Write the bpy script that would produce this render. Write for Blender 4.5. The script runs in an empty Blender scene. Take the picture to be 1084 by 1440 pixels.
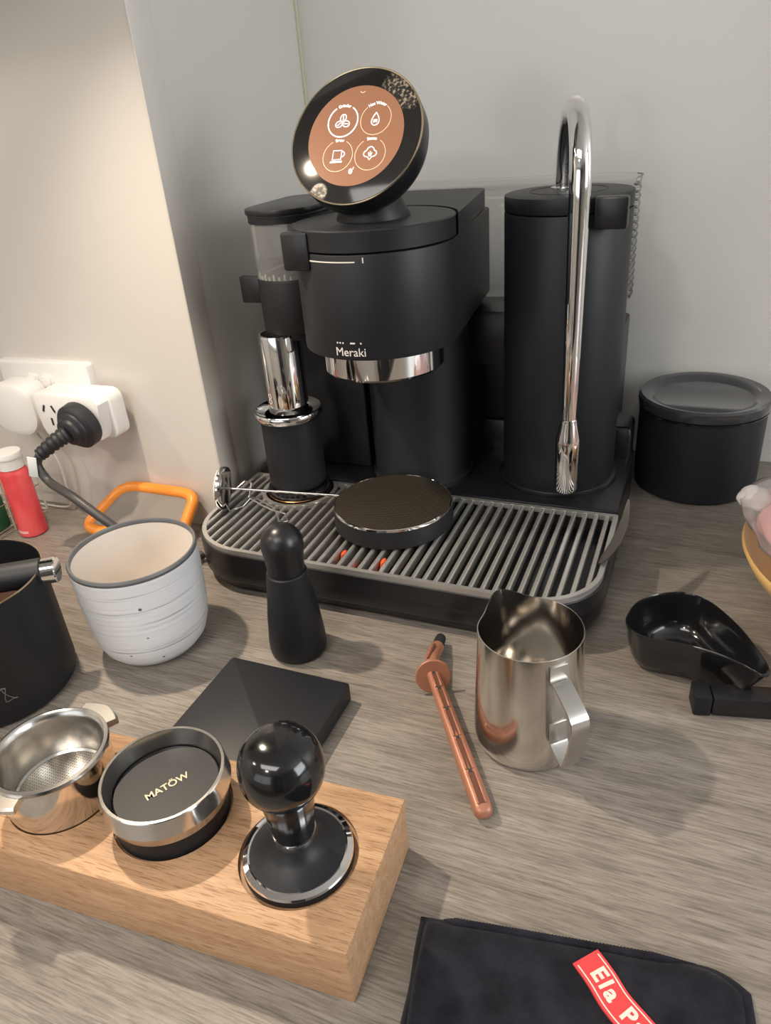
import bpy, bmesh, math, random
from mathutils import Vector, Matrix
PI = math.pi
R_ = math.radians
SC = bpy.context.scene
COL = SC.collection
random.seed(7)

# ------------------------------------------------------------------ camera
cam_d = bpy.data.cameras.new('camera'); cam = bpy.data.objects.new('camera', cam_d); COL.objects.link(cam)
RIGHT = Vector((0.923135, 0.376951, -0.075692)); DOWN = Vector((0.121610, -0.473038, -0.872609)); FWD = Vector((-0.364736, 0.796331, -0.482519))
cam.matrix_world = Matrix(((RIGHT.x, -DOWN.x, -FWD.x, 0), (RIGHT.y, -DOWN.y, -FWD.y, 0), (RIGHT.z, -DOWN.z, -FWD.z, 0.40), (0, 0, 0, 1)))
cam_d.sensor_fit = 'HORIZONTAL'; cam_d.sensor_width = 36; cam_d.lens = 1033 / 1084 * 36
cam_d.clip_start = 0.01
SC.camera = cam

# ------------------------------------------------------------------ light
w = bpy.data.worlds.new('world'); SC.world = w; w.use_nodes = True
bg = w.node_tree.nodes['Background']; bg.inputs[0].default_value = (0.80, 0.88, 1.0, 1); bg.inputs[1].default_value = 0.6
SC.view_settings.view_transform = 'Standard'; SC.view_settings.look = 'None'
SC.view_settings.gamma = 1; SC.view_settings.exposure = 0.08; SC.view_settings.use_curve_mapping = False

def area(name, loc, target, sx, sy, power, col, shape='RECTANGLE'):
    l = bpy.data.lights.new(name, 'AREA'); l.shape = shape; l.size = sx; l.size_y = sy; l.energy = power; l.color = col
    o = bpy.data.objects.new(name, l); COL.objects.link(o); o.location = loc
    o.rotation_euler = (Vector(target) - Vector(loc)).to_track_quat('-Z', 'Y').to_euler()
    return o
def spot(name, loc, target, power, col, size, blend, rad):
    l = bpy.data.lights.new(name, 'SPOT'); l.energy = power; l.color = col; l.spot_size = R_(size); l.spot_blend = blend; l.shadow_soft_size = rad
    o = bpy.data.objects.new(name, l); COL.objects.link(o); o.location = loc
    o.rotation_euler = (Vector(target) - Vector(loc)).to_track_quat('-Z', 'Y').to_euler()
    return o
spot('cabinet_downlight', (-0.54, 0.40, 0.628), (-0.29, 0.27, 0), 15.0, (1.0, 0.84, 0.66), 116, 0.95, 0.011)
area('ceiling_downlight', (-0.45, -1.30, 1.47), (-0.45, -1.30, 0), 0.16, 0.16, 9, (1.0, 0.86, 0.70), 'DISK')
area('ceiling_downlight', (-1.75, -0.70, 1.47), (-1.75, -0.70, 0), 0.16, 0.16, 11, (1.0, 0.84, 0.66), 'DISK')
area('window_daylight', (2.1, 0.05, 0.80), (0, 0.3, 0.1), 1.1, 1.3, 28, (0.93, 0.97, 1.0))
area('added_ceiling_fill', (-0.35, -0.75, 1.46), (-0.35, -0.75, 0), 1.2, 0.5, 13, (1.0, 0.96, 0.91))  # added soft fill from overhead, no fitting known there

# ------------------------------------------------------------------ materials
def nmat(name, col, rough=0.5, metal=0.0, spec=0.5, coat=0.0, coat_rough=0.05, emit=None, estr=0.0, sheen=0.0):
    m = bpy.data.materials.new(name); m.use_nodes = True
    b = m.node_tree.nodes['Principled BSDF']
    b.inputs['Base Color'].default_value = (*col, 1); b.inputs['Roughness'].default_value = rough
    b.inputs['Metallic'].default_value = metal; b.inputs['Specular IOR Level'].default_value = spec
    b.inputs['Coat Weight'].default_value = coat; b.inputs['Coat Roughness'].default_value = coat_rough
    if sheen: b.inputs['Sheen Weight'].default_value = sheen; b.inputs['Sheen Roughness'].default_value = 0.4
    if emit: b.inputs['Emission Color'].default_value = (*emit, 1); b.inputs['Emission Strength'].default_value = estr
    return m
class G:
    """tiny node-graph helper"""
    def __init__(s, m): s.m = m; s.nt = m.node_tree; s.b = s.nt.nodes['Principled BSDF']
    def n(s, t, **kw):
        x = s.nt.nodes.new(t)
        for k, v in kw.items(): setattr(x, k, v)
        return x
    def l(s, a, b): s.nt.links.new(a, b)
    def coord(s, scale=(1, 1, 1), rot=(0, 0, 0)):
        t = s.n('ShaderNodeTexCoord'); mp = s.n('ShaderNodeMapping')
        mp.inputs['Scale'].default_value = scale; mp.inputs['Rotation'].default_value = rot
        s.l(t.outputs['Object'], mp.inputs['Vector']); return mp.outputs['Vector']
    def noise(s, vec, scale, detail=4, rough=0.55, dist=0.0):
        x = s.n('ShaderNodeTexNoise'); x.inputs['Scale'].default_value = scale; x.inputs['Detail'].default_value = detail
        x.inputs['Roughness'].default_value = rough; x.inputs['Distortion'].default_value = dist; s.l(vec, x.inputs['Vector']); return x.outputs['Fac']
    def ramp(s, fac, stops):
        x = s.n('ShaderNodeValToRGB'); e = x.color_ramp.elements
        while len(e) < len(stops): e.new(0.5)
        for i, (p, c) in enumerate(stops): e[i].position = p; e[i].color = (*c, 1)
        s.l(fac, x.inputs['Fac']); return x.outputs['Color']
    def bump(s, h, strength, dist=0.001):
        x = s.n('ShaderNodeBump'); x.inputs['Strength'].default_value = strength; x.inputs['Distance'].default_value = dist
        s.l(h, x.inputs['Height']); s.l(x.outputs['Normal'], s.b.inputs['Normal'])
    def mixc(s, fac, a, b, mode='MIX'):
        x = s.n('ShaderNodeMix', data_type='RGBA', blend_type=mode)
        if isinstance(fac, (int, float)): x.inputs[0].default_value = fac
        else: s.l(fac, x.inputs[0])
        for i, v in ((6, a), (7, b)):
            if isinstance(v, tuple): x.inputs[i].default_value = (*v, 1)
            else: s.l(v, x.inputs[i])
        return x.outputs[2]
    def math(s, op, a, b=0.0):
        x = s.n('ShaderNodeMath', operation=op)
        for i, v in ((0, a), (1, b)):
            if isinstance(v, (int, float)): x.inputs[i].default_value = v
            else: s.l(v, x.inputs[i])
        return x.outputs[0]

def m_worktop():
    m = nmat('worktop_laminate', (0.2, 0.17, 0.14), 0.42, spec=0.45); g = G(m)
    v = g.coord((1.3, 15, 15)); n1 = g.noise(v, 5.0, 6, 0.66, 0.9)
    v2 = g.coord((7, 130, 60)); n2 = g.noise(v2, 5.0, 4, 0.7, 0.3)
    c1 = g.ramp(n1, [(0.30, (0.205, 0.178, 0.152)), (0.50, (0.262, 0.232, 0.200)), (0.70, (0.325, 0.292, 0.256))])
    c2 = g.ramp(n2, [(0.36, (0.60, 0.58, 0.56)), (0.58, (1.07, 1.07, 1.07))])
    g.l(g.mixc(1.0, c1, c2, 'MULTIPLY'), g.b.inputs['Base Color']); g.bump(n2, 0.18, 0.0006); return m
def m_wood(name, dark, mid, light, rot=(0, 0, 0)):
    m = nmat(name, mid, 0.5, spec=0.35); g = G(m)
    v = g.coord((1.5, 22, 22), rot); n1 = g.noise(v, 7, 5, 0.6, 0.8)
    v2 = g.coord((26, 420, 420), rot); n2 = g.noise(v2, 3.0, 2, 0.5)
    c1 = g.ramp(n1, [(0.28, dark), (0.5, mid), (0.72, light)])
    c2 = g.ramp(n2, [(0.36, (0.66, 0.60, 0.55)), (0.46, (1, 1, 1))])
    g.l(g.mixc(1.0, c1, c2, 'MULTIPLY'), g.b.inputs['Base Color']); g.bump(n2, 0.15, 0.0004); return m
def m_grain(name, col, rough, scale=900, strength=0.12, **kw):
    m = nmat(name, col, rough, **kw); g = G(m); v = g.coord(); n = g.noise(v, scale, 2); g.bump(n, strength, 0.0003); return m
def m_brushed(name, col, rough, axis=(1, 1, 60), strength=0.08):
    m = nmat(name, col, rough, metal=1.0); g = G(m); v = g.coord(axis); n = g.noise(v, 40, 3); g.bump(n, strength, 0.0003)
    r = g.n('ShaderNodeMapRange'); r.inputs[3].default_value = rough * 0.7; r.inputs[4].default_value = rough * 1.4
    g.l(n, r.inputs[0]); g.l(r.outputs[0], g.b.inputs['Roughness']); return m
def m_clear(name, tint=(1, 1, 1), gloss=0.16, rough=0.05, body=0.0, bodycol=(0.8, 0.8, 0.8)):
    m = bpy.data.materials.new(name); m.use_nodes = True; nt = m.node_tree
    nt.nodes.remove(nt.nodes['Principled BSDF']); out = nt.nodes['Material Output']
    t = nt.nodes.new('ShaderNodeBsdfTransparent'); t.inputs[0].default_value = (*tint, 1)
    gl = nt.nodes.new('ShaderNodeBsdfGlossy'); gl.inputs['Roughness'].default_value = rough
    fr = nt.nodes.new('ShaderNodeLayerWeight'); fr.inputs['Blend'].default_value = gloss
    mx = nt.nodes.new('ShaderNodeMixShader'); nt.links.new(fr.outputs['Fresnel'], mx.inputs[0])
    a = t.outputs[0]
    if body:
        d = nt.nodes.new('ShaderNodeBsdfDiffuse'); d.inputs[0].default_value = (*bodycol, 1)
        m2 = nt.nodes.new('ShaderNodeMixShader'); m2.inputs[0].default_value = body
        nt.links.new(t.outputs[0], m2.inputs[1]); nt.links.new(d.outputs[0], m2.inputs[2]); a = m2.outputs[0]
    nt.links.new(a, mx.inputs[1]); nt.links.new(gl.outputs[0], mx.inputs[2]); nt.links.new(mx.outputs[0], out.inputs[0]); return m

M = {}
M['worktop'] = m_worktop()
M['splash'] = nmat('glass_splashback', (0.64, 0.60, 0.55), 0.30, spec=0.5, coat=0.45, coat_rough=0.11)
M['splash_shaded'] = nmat('glass_splashback_shaded', (0.60, 0.58, 0.535), 0.30, spec=0.5, coat=0.45, coat_rough=0.11)  # same glass as the left wall, the return's shade put into its colour
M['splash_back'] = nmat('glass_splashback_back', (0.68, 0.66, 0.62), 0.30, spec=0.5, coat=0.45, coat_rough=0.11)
M['sealant'] = nmat('sealant', (0.58, 0.54, 0.42), 0.5)
M['paint'] = nmat('wall_paint', (0.62, 0.60, 0.56), 0.8)
M['ceiling'] = nmat('ceiling_paint', (0.75, 0.74, 0.72), 0.9)
M['floor'] = m_wood('floor_boards', (0.10, 0.065, 0.04), (0.16, 0.10, 0.06), (0.2, 0.13, 0.08))
M['cabinet'] = nmat('dark_cabinet', (0.035, 0.035, 0.04), 0.3)
M['frame_white'] = nmat('window_frame_white', (0.8, 0.8, 0.8), 0.4)
M['pane'] = nmat('daylight_pane', (0.8, 0.85, 0.9), 0.3, emit=(0.86, 0.92, 1.0), estr=1.1)
M['black_matte'] = m_grain('black_powder_coat', (0.013, 0.014, 0.017), 0.45, 1500, 0.06, spec=0.36)
M['black_soft'] = m_grain('black_soft_plastic', (0.012, 0.012, 0.014), 0.48, 1200, 0.05, spec=0.32)
M['black_gloss'] = nmat('black_gloss', (0.008, 0.008, 0.009), 0.14, coat=0.4)
M['black_semi'] = nmat('black_semi_gloss', (0.011, 0.011, 0.013), 0.32)
M['black_glass'] = None
M['chrome'] = nmat('chrome', (0.86, 0.85, 0.84), 0.05, metal=1)
M['steel'] = m_brushed('brushed_steel', (0.62, 0.60, 0.57), 0.22)
M['steel_polish'] = nmat('polished_steel', (0.72, 0.70, 0.67), 0.11, metal=1)
M['steel_turned'] = m_brushed('turned_steel', (0.70, 0.68, 0.65), 0.16, (1, 1, 40), 0.02)
M['steel_bright'] = nmat('bright_lug_steel', (0.82, 0.79, 0.72), 0.28, metal=1)
M['steel_satin'] = m_brushed('satin_steel', (0.60, 0.58, 0.55), 0.30, (60, 1, 1))
M['grate'] = nmat('grate_steel', (0.60, 0.58, 0.55), 0.38, metal=0.8)
M['copper_ring'] = nmat('copper_ring', (0.50, 0.27, 0.14), 0.25, metal=1)
M['gold'] = nmat('pale_gold', (0.62, 0.50, 0.33), 0.25, metal=1)
M['orange_float'] = nmat('orange_red_float', (0.82, 0.12, 0.035), 0.4)
M['white_plastic'] = nmat('white_plastic', (0.80, 0.78, 0.75), 0.35)
M['slot'] = nmat('dark_slot', (0.03, 0.03, 0.03), 0.6)
M['rubber'] = m_grain('black_rubber', (0.016, 0.016, 0.018), 0.5, 600, 0.1)
M['cord'] = nmat('cord_sheath', (0.045, 0.042, 0.042), 0.42)
M['paper'] = nmat('white_paper_tag', (0.8, 0.8, 0.78), 0.6)
M['grey_cord'] = nmat('grey_cord', (0.55, 0.53, 0.52), 0.5)
M['orange_lid'] = nmat('orange_plastic', (0.88, 0.29, 0.035), 0.35)
M['lid_clear'] = m_clear('frosted_lid', (0.80, 0.78, 0.76), 0.25, 0.2, 0.55, (0.42, 0.38, 0.34))
M['hopper'] = m_clear('smoky_hopper', (0.90, 0.90, 0.90), 0.3, 0.12, 0.17, (0.75, 0.75, 0.75))
M['tank'] = m_clear('clear_tank', (0.92, 0.92, 0.92), 0.20, 0.06, 0.0)
M['bag'] = m_clear('clear_bag', (0.97, 0.97, 0.98), 0.18, 0.10, 0.22, (0.9, 0.9, 0.92))
M['bag_knot'] = m_clear('clear_bag_gathered', (0.97, 0.97, 0.98), 0.15, 0.15, 0.50, (0.88, 0.88, 0.90))
M['copper_plastic'] = nmat('copper_coloured_plastic', (0.42, 0.185, 0.115), 0.4, metal=0.25)
M['copper_dark'] = nmat('copper_plastic_groove', (0.13, 0.048, 0.028), 0.5)
M['bristle'] = m_grain('black_bristle', (0.012, 0.012, 0.012), 0.8, 2500, 0.6)
M['red_bottle'] = None
M['cream_print'] = nmat('cream_print', (0.72, 0.62, 0.44), 0.5)
M['pale_print'] = nmat('pale_print', (0.72, 0.69, 0.64), 0.5)
M['white_icon'] = nmat('icon_light', (0.9, 0.9, 0.9), 0.5, emit=(0.95, 0.97, 1.0), estr=0.75)
M['cream_icon'] = nmat('icon_dim_light', (0.8, 0.6, 0.4), 0.5, emit=(0.85, 0.55, 0.33), estr=0.35)
M['display'] = nmat('lit_display', (0.20, 0.10, 0.06), 0.2, emit=(0.42, 0.185, 0.10), estr=0.55, coat=0.3)
M['beech'] = m_wood('beech_block', (0.41, 0.235, 0.125), (0.52, 0.315, 0.175), (0.62, 0.390, 0.230))
M['grounds'] = m_grain('coffee_grounds', (0.06, 0.026, 0.014), 0.9, 300, 1.0)
M['red_tag'] = nmat('red_woven_tag', (0.70, 0.055, 0.06), 0.7)
M['tag_white'] = nmat('tag_lettering', (0.80, 0.70, 0.62), 0.7)
M['yellow_bowl'] = nmat('amber_bowl', (0.74, 0.47, 0.18), 0.3, coat=0.3)
M['pink_food'] = m_grain('pink_filling', (0.62, 0.25, 0.24), 0.5, 60, 0.3)
M['orange_food'] = nmat('orange_filling', (0.75, 0.36, 0.12), 0.4)
M['green'] = nmat('green_packet', (0.02, 0.13, 0.05), 0.4)
M['wire_rack'] = nmat('pale_wire', (0.70, 0.62, 0.50), 0.35, metal=0.4)
def _specials():
    m = nmat('screen_glass', (0.018, 0.017, 0.017), 0.08, coat=0.0); g = G(m)
    t = g.n('ShaderNodeTexCoord')
    def blob(c, r):
        d = g.n('ShaderNodeVectorMath', operation='DISTANCE'); g.l(t.outputs['Object'], d.inputs[0]); d.inputs[1].default_value = c
        r_ = g.n('ShaderNodeMapRange'); r_.inputs[1].default_value = r; r_.inputs[2].default_value = r * 0.55; g.l(d.outputs['Value'], r_.inputs[0]); return r_.outputs[0]
    n = g.n('ShaderNodeTexNoise'); n.inputs['Scale'].default_value = 420; n.inputs['Detail'].default_value = 5; g.l(t.outputs['Object'], n.inputs['Vector'])
    sp = g.ramp(n.outputs['Fac'], [(0.50, (0, 0, 0)), (0.62, (1, 1, 1))])
    mask = g.math('MAXIMUM', blob((0.029, 0.037, 0.0), 0.014), g.math('MAXIMUM', blob((0.040, 0.026, 0), 0.010), blob((-0.024, -0.044, 0), 0.008)))
    f = g.math('MULTIPLY', mask, sp)
    g.l(g.mixc(f, (0.018, 0.017, 0.017), (0.40, 0.33, 0.22)), g.b.inputs['Base Color'])
    rr = g.n('ShaderNodeMapRange'); g.l(mask, rr.inputs[0]); rr.inputs[3].default_value = 0.08; rr.inputs[4].default_value = 0.5; g.l(rr.outputs[0], g.b.inputs['Roughness'])
    M['black_glass'] = m
    # mesh cloth of the round disc
    m = nmat('fine_metal_mesh', (0.02, 0.019, 0.018), 0.45, metal=0.3); g = G(m)
    v = g.coord((1, 1, 1), (0, 0, 0.6)); s = g.n('ShaderNodeSeparateXYZ'); g.l(v, s.inputs[0])
    a = g.math('SINE', g.math('MULTIPLY', s.outputs[0], 2500)); b = g.math('SINE', g.math('MULTIPLY', s.outputs[1], 2500))
    h = g.math('MULTIPLY', a, b); f = g.ramp(h, [(0.50, (0, 0, 0)), (0.95, (1, 1, 1))])
    g.l(g.mixc(f, (0.008, 0.0075, 0.007), (0.30, 0.22, 0.13)), g.b.inputs['Base Color']); g.bump(h, 0.5, 0.0004); M['mesh'] = m
    # speckled glaze
    m = nmat('white_stoneware_glaze', (0.68, 0.68, 0.68), 0.5, spec=0.4); g = G(m)
    v = g.coord((1.6, 1.6, 110)); n = g.noise(v, 2.4, 4, 0.65); c = g.ramp(n, [(0.33, (0.30, 0.30, 0.31)), (0.41, (0.70, 0.70, 0.71)), (0.75, (0.76, 0.76, 0.77))])
    vv = g.n('ShaderNodeTexVoronoi'); vv.inputs['Scale'].default_value = 58; g.l(g.coord(), vv.inputs['Vector'])
    sp = g.ramp(vv.outputs['Distance'], [(0.075, (0.16, 0.15, 0.14)), (0.10, (1, 1, 1))])
    g.l(g.mixc(1.0, c, sp, 'MULTIPLY'), g.b.inputs['Base Color']); g.bump(n, 0.55, 0.0012); M['glaze'] = m
    M['glaze_in'] = nmat('cream_inner_glaze', (0.72, 0.66, 0.60), 0.35)
    M['rim_grey'] = nmat('grey_unglazed_rim', (0.11, 0.115, 0.12), 0.4)
    # towel
    m = nmat('black_microfibre', (0.022, 0.022, 0.028), 0.95, spec=0.1, sheen=0.08); g = G(m)
    n = g.noise(g.coord(), 1400, 3); n2 = g.noise(g.coord(), 60, 4); g.bump(g.math('ADD', n, g.math('MULTIPLY', n2, 1.5)), 0.7, 0.0008)
    g.l(g.ramp(n2, [(0.3, (0.010, 0.010, 0.014)), (0.7, (0.026, 0.026, 0.035))]), g.b.inputs['Base Color']); M['towel'] = m
    # red bottle print
    m = nmat('red_bottle_plastic', (0.72, 0.06, 0.07), 0.4); g = G(m)
    n = g.noise(g.coord((1, 1, 0.4)), 40, 2); g.l(g.ramp(n, [(0.4, (0.66, 0.05, 0.06)), (0.62, (0.78, 0.10, 0.10))]), g.b.inputs['Base Color']); M['red_bottle'] = m
    # perforated basket floor
    m = nmat('perforated_steel', (0.60, 0.57, 0.52), 0.25, metal=1); g = G(m)
    vv = g.n('ShaderNodeTexVoronoi'); vv.inputs['Scale'].default_value = 560; vv.inputs['Randomness'].default_value = 0.0; g.l(g.coord(), vv.inputs['Vector'])
    g.l(g.ramp(vv.outputs['Distance'], [(0.22, (0.16, 0.14, 0.12)), (0.34, (0.62, 0.59, 0.54))]), g.b.inputs['Base Color']); M['perforated'] = m
_specials()

# ------------------------------------------------------------------ mesh helpers
def new_bm(): return bmesh.new()
def lathe(profile, seg=64, c=(0, 0, 0), bm=None, closed=False):
    """profile: [(r, z)...]; r == 0 makes a pole"""
    bm = bm or new_bm(); rings = []
    for r, z in profile:
        if r <= 1e-7: rings.append([bm.verts.new((c[0], c[1], c[2] + z))])
        else: rings.append([bm.verts.new((c[0] + r * math.cos(2 * PI * i / seg), c[1] + r * math.sin(2 * PI * i / seg), c[2] + z)) for i in range(seg)])
    pairs = list(zip(rings, rings[1:])) + ([(rings[-1], rings[0])] if closed else [])
    for a, b in pairs:
        for i in range(seg):
            j = (i + 1) % seg
            if len(a) == 1 and len(b) == 1: continue
            if len(a) == 1: bm.faces.new((a[0], b[j], b[i]))
            elif len(b) == 1: bm.faces.new((a[i], a[j], b[0]))
            else: bm.faces.new((a[i], a[j], b[j], b[i]))
    return bm
def tube(pts, rad, seg=12, bm=None, caps=True, closed=False):
    bm = bm or new_bm(); pts = [Vector(p) for p in pts]; n = len(pts); rings = []
    rads = rad if isinstance(rad, (list, tuple)) else [rad] * n
    ref = Vector((0, 0, 1))
    prev = None
    for i, p in enumerate(pts):
        if closed: t = (pts[(i + 1) % n] - pts[i - 1]).normalized()
        else: t = (pts[min(i + 1, n - 1)] - pts[max(i - 1, 0)]).normalized()
        if prev is None:
            u = t.cross(ref)
            if u.length < 1e-3: u = t.cross(Vector((1, 0, 0)))
            u.normalize()
        else:
            u = prev - t * prev.dot(t)
            u.normalize()
        prev = u; v = t.cross(u)
        rings.append([bm.verts.new(p + (u * math.cos(2 * PI * k / seg) + v * math.sin(2 * PI * k / seg)) * rads[i]) for k in range(seg)])
    for a, b in list(zip(rings, rings[1:])) + ([(rings[-1], rings[0])] if closed else []):
        for k in range(seg):
            j = (k + 1) % seg; bm.faces.new((a[k], a[j], b[j], b[k]))
    if caps and not closed:
        bm.faces.new(rings[0][::-1]); bm.faces.new(rings[-1])
    return bm
def catmull(pts, n=8, closed=False):
    pts = [Vector(p) for p in pts]; out = []; m = len(pts)
    rng = range(m) if closed else range(m - 1)
    for i in rng:
        if closed: p0, p1, p2, p3 = pts[i - 1], pts[i], pts[(i + 1) % m], pts[(i + 2) % m]
        else: p0, p1, p2, p3 = pts[max(i - 1, 0)], pts[i], pts[i + 1], pts[min(i + 2, m - 1)]
        for k in range(n):
            t = k / n
            out.append(0.5 * ((2 * p1) + (p2 - p0) * t + (2 * p0 - 5 * p1 + 4 * p2 - p3) * t * t + (3 * p1 - p0 - 3 * p2 + p3) * t ** 3))
    if not closed: out.append(pts[-1])
    return out
def prism(poly, z0, z1, bevel=0.0, bm=None, segs=2, top_only=False):
    """vertical prism from a ccw polygon with rounded top/bottom edges (inset rings)"""
    bm = bm or new_bm(); n = len(poly)
    layers = []
    if bevel > 0:
        k = [(0.0, 1.0), (0.293, 0.293), (1.0, 0.0)] if segs > 1 else [(0.0, 1.0), (1.0, 0.0)]
        if top_only: layers.append((z0, 0.0))
        else: layers += [(z0 + bevel * a, bevel * b) for a, b in k]
        layers += [(z1 - bevel * a, bevel * b) for a, b in reversed(k)]
    else: layers = [(z0, 0), (z1, 0)]
    rings = []
    for z, ins in layers:
        q = offset_poly(poly, -ins) if ins else poly
        rings.append([bm.verts.new((x, y, z)) for x, y in q])
    for a, b in zip(rings, rings[1:]):
        for i in range(n):
            j = (i + 1) % n; bm.faces.new((a[i], a[j], b[j], b[i]))
    bm.faces.new(rings[0][::-1]); bm.faces.new(rings[-1]); return bm
def offset_poly(poly, d):
    out = []; n = len(poly)
    for i in range(n):
        a, b, c = Vector(poly[i - 1]), Vector(poly[i]), Vector(poly[(i + 1) % n])
        e1 = (b - a); e2 = (c - b)
        e1 = e1.normalized() if e1.length > 1e-9 else e2.normalized(); e2 = e2.normalized() if e2.length > 1e-9 else e1
        n1 = Vector((e1.y, -e1.x)); n2 = Vector((e2.y, -e2.x)); m = n1 + n2
        if m.length < 1e-6: m = n1
        m.normalize(); s = d / max(0.4, m.dot(n1)); out.append((b.x + m.x * s, b.y + m.y * s))
    return out
def rrect(x0, y0, x1, y1, r, seg=8):
    """ccw rounded rectangle; r = single or (bl, br, tr, tl)"""
    rs = r if isinstance(r, (list, tuple)) else (r,) * 4; out = []
    for (cx, cy, rr, a0) in ((x0 + rs[0], y0 + rs[0], rs[0], PI), (x1 - rs[1], y0 + rs[1], rs[1], 1.5 * PI), (x1 - rs[2], y1 - rs[2], rs[2], 0), (x0 + rs[3], y1 - rs[3], rs[3], 0.5 * PI)):
        if rr < 1e-6: out.append((cx, cy)); continue
        for k in range(seg + 1):
            a = a0 + 0.5 * PI * k / seg; out.append((cx + rr * math.cos(a), cy + rr * math.sin(a)))
    return out
def stadium(cx, cy, r, yb, rb=0.012, seg=40):
    """round front (towards -y), straight sides, back with rounded corners"""
    out = [(cx + r * math.cos(PI + PI * k / seg), cy + r * math.sin(PI + PI * k / seg)) for k in range(seg + 1)]
    for (ccx, a0) in ((cx + r - rb, 0), (cx - r + rb, 0.5 * PI)):
        for k in range(9):
            a = a0 + 0.5 * PI * k / 8; out.append((ccx + rb * math.cos(a), yb - rb + rb * math.sin(a)))
    return out
def circle(cx, cy, r, n=96): return [(cx + r * math.cos(2 * PI * k / n), cy + r * math.sin(2 * PI * k / n)) for k in range(n)]
def box(x0, y0, z0, x1, y1, z1, bevel=0.0, bm=None, segs=2):
    b2 = new_bm(); bmesh.ops.create_cube(b2, size=1)
    for v in b2.verts: v.co = Vector(((x0 + x1) / 2 + v.co.x * (x1 - x0), (y0 + y1) / 2 + v.co.y * (y1 - y0), (z0 + z1) / 2 + v.co.z * (z1 - z0)))
    if bevel: bmesh.ops.bevel(b2, geom=b2.edges[:], offset=bevel, segments=segs, profile=0.5, affect='EDGES', clamp_overlap=True)
    return merge(bm, b2) if bm else b2
def merge(bm, b2, mat=None):
    mp = {}
    for v in b2.verts: mp[v] = bm.verts.new(mat @ v.co if mat else v.co)
    for f in b2.faces:
        try: bm.faces.new([mp[v] for v in f.verts])
        except ValueError: pass
    b2.free(); return bm
def xf(bm, mat):
    for v in bm.verts: v.co = mat @ v.co
    return bm
def strip_solid(path, width_vec, thick):
    """ribbon of rectangular section swept along a planar path (width along width_vec)"""
    bm = new_bm(); path = [Vector(p) for p in path]; wv = Vector(width_vec); rings = []
    for i, p in enumerate(path):
        t = (path[min(i + 1, len(path) - 1)] - path[max(i - 1, 0)]).normalized(); nn = t.cross(wv.normalized()).normalized() * thick / 2
        rings.append([bm.verts.new(p + a * wv / 2 + b * nn) for a, b in ((-1, -1), (1, -1), (1, 1), (-1, 1))])
    for a, b in zip(rings, rings[1:]):
        for k in range(4): bm.faces.new((a[k], a[(k + 1) % 4], b[(k + 1) % 4], b[k]))
    bm.faces.new(rings[0][::-1]); bm.faces.new(rings[-1]); return bm
def text_bm(s, size, fn=None, bold=0.0, spacing=1.0):
    c = bpy.data.curves.new('txt', 'FONT'); c.body = s; c.size = size; c.align_x = 'CENTER'; c.align_y = 'CENTER'; c.offset = bold; c.space_character = spacing; c.extrude = size * 0.012
    o = bpy.data.objects.new('txt', c); COL.objects.link(o); dg = bpy.context.evaluated_depsgraph_get()
    me = bpy.data.meshes.new_from_object(o.evaluated_get(dg)); bm = new_bm(); bm.from_mesh(me)
    bpy.data.objects.remove(o); bpy.data.curves.remove(c); bpy.data.meshes.remove(me)
    if fn:
        for v in bm.verts: v.co = fn(v.co.copy())
    return bm
def arc_band(cx, cy, r, a0, a1, wid, z0, z1, seg=48):
    """flat raised arc (closed when full circle)"""
    bm = new_bm(); rings = []; full = abs(a1 - a0) >= 2 * PI - 1e-6; n = seg if full else seg + 1
    for k in range(n):
        a = a0 + (a1 - a0) * k / seg; c, s = math.cos(a), math.sin(a)
        rings.append([bm.verts.new((cx + q * c, cy + q * s, z)) for q, z in ((r - wid / 2, z0), (r + wid / 2, z0), (r + wid / 2, z1), (r - wid / 2, z1))])
    for i in range(n if full else n - 1):
        a, b = rings[i], rings[(i + 1) % n]
        for k in range(4): bm.faces.new((a[k], a[(k + 1) % 4], b[(k + 1) % 4], b[k]))
    if not full: bm.faces.new(rings[0][::-1]); bm.faces.new(rings[-1])
    return bm
def polyline_band(pts, wid, z0, z1, closed=False):
    """flat raised line on the local xy plane"""
    bm = new_bm(); P = [Vector(p) for p in pts]; n = len(P); rings = []
    for i, p in enumerate(P):
        a = P[i - 1] if (closed or i > 0) else p; b = P[(i + 1) % n] if (closed or i < n - 1) else p
        t = (b - a).normalized(); nn = Vector((-t.y, t.x)) * wid / 2
        rings.append([bm.verts.new((p.x + s * nn.x, p.y + s * nn.y, z)) for s, z in ((-1, z0), (1, z0), (1, z1), (-1, z1))])
    for i in range(n if closed else n - 1):
        a, b = rings[i], rings[(i + 1) % n]
        for k in range(4): bm.faces.new((a[k], a[(k + 1) % 4], b[(k + 1) % 4], b[k]))
    if not closed: bm.faces.new(rings[0][::-1]); bm.faces.new(rings[-1])
    return bm

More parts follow.
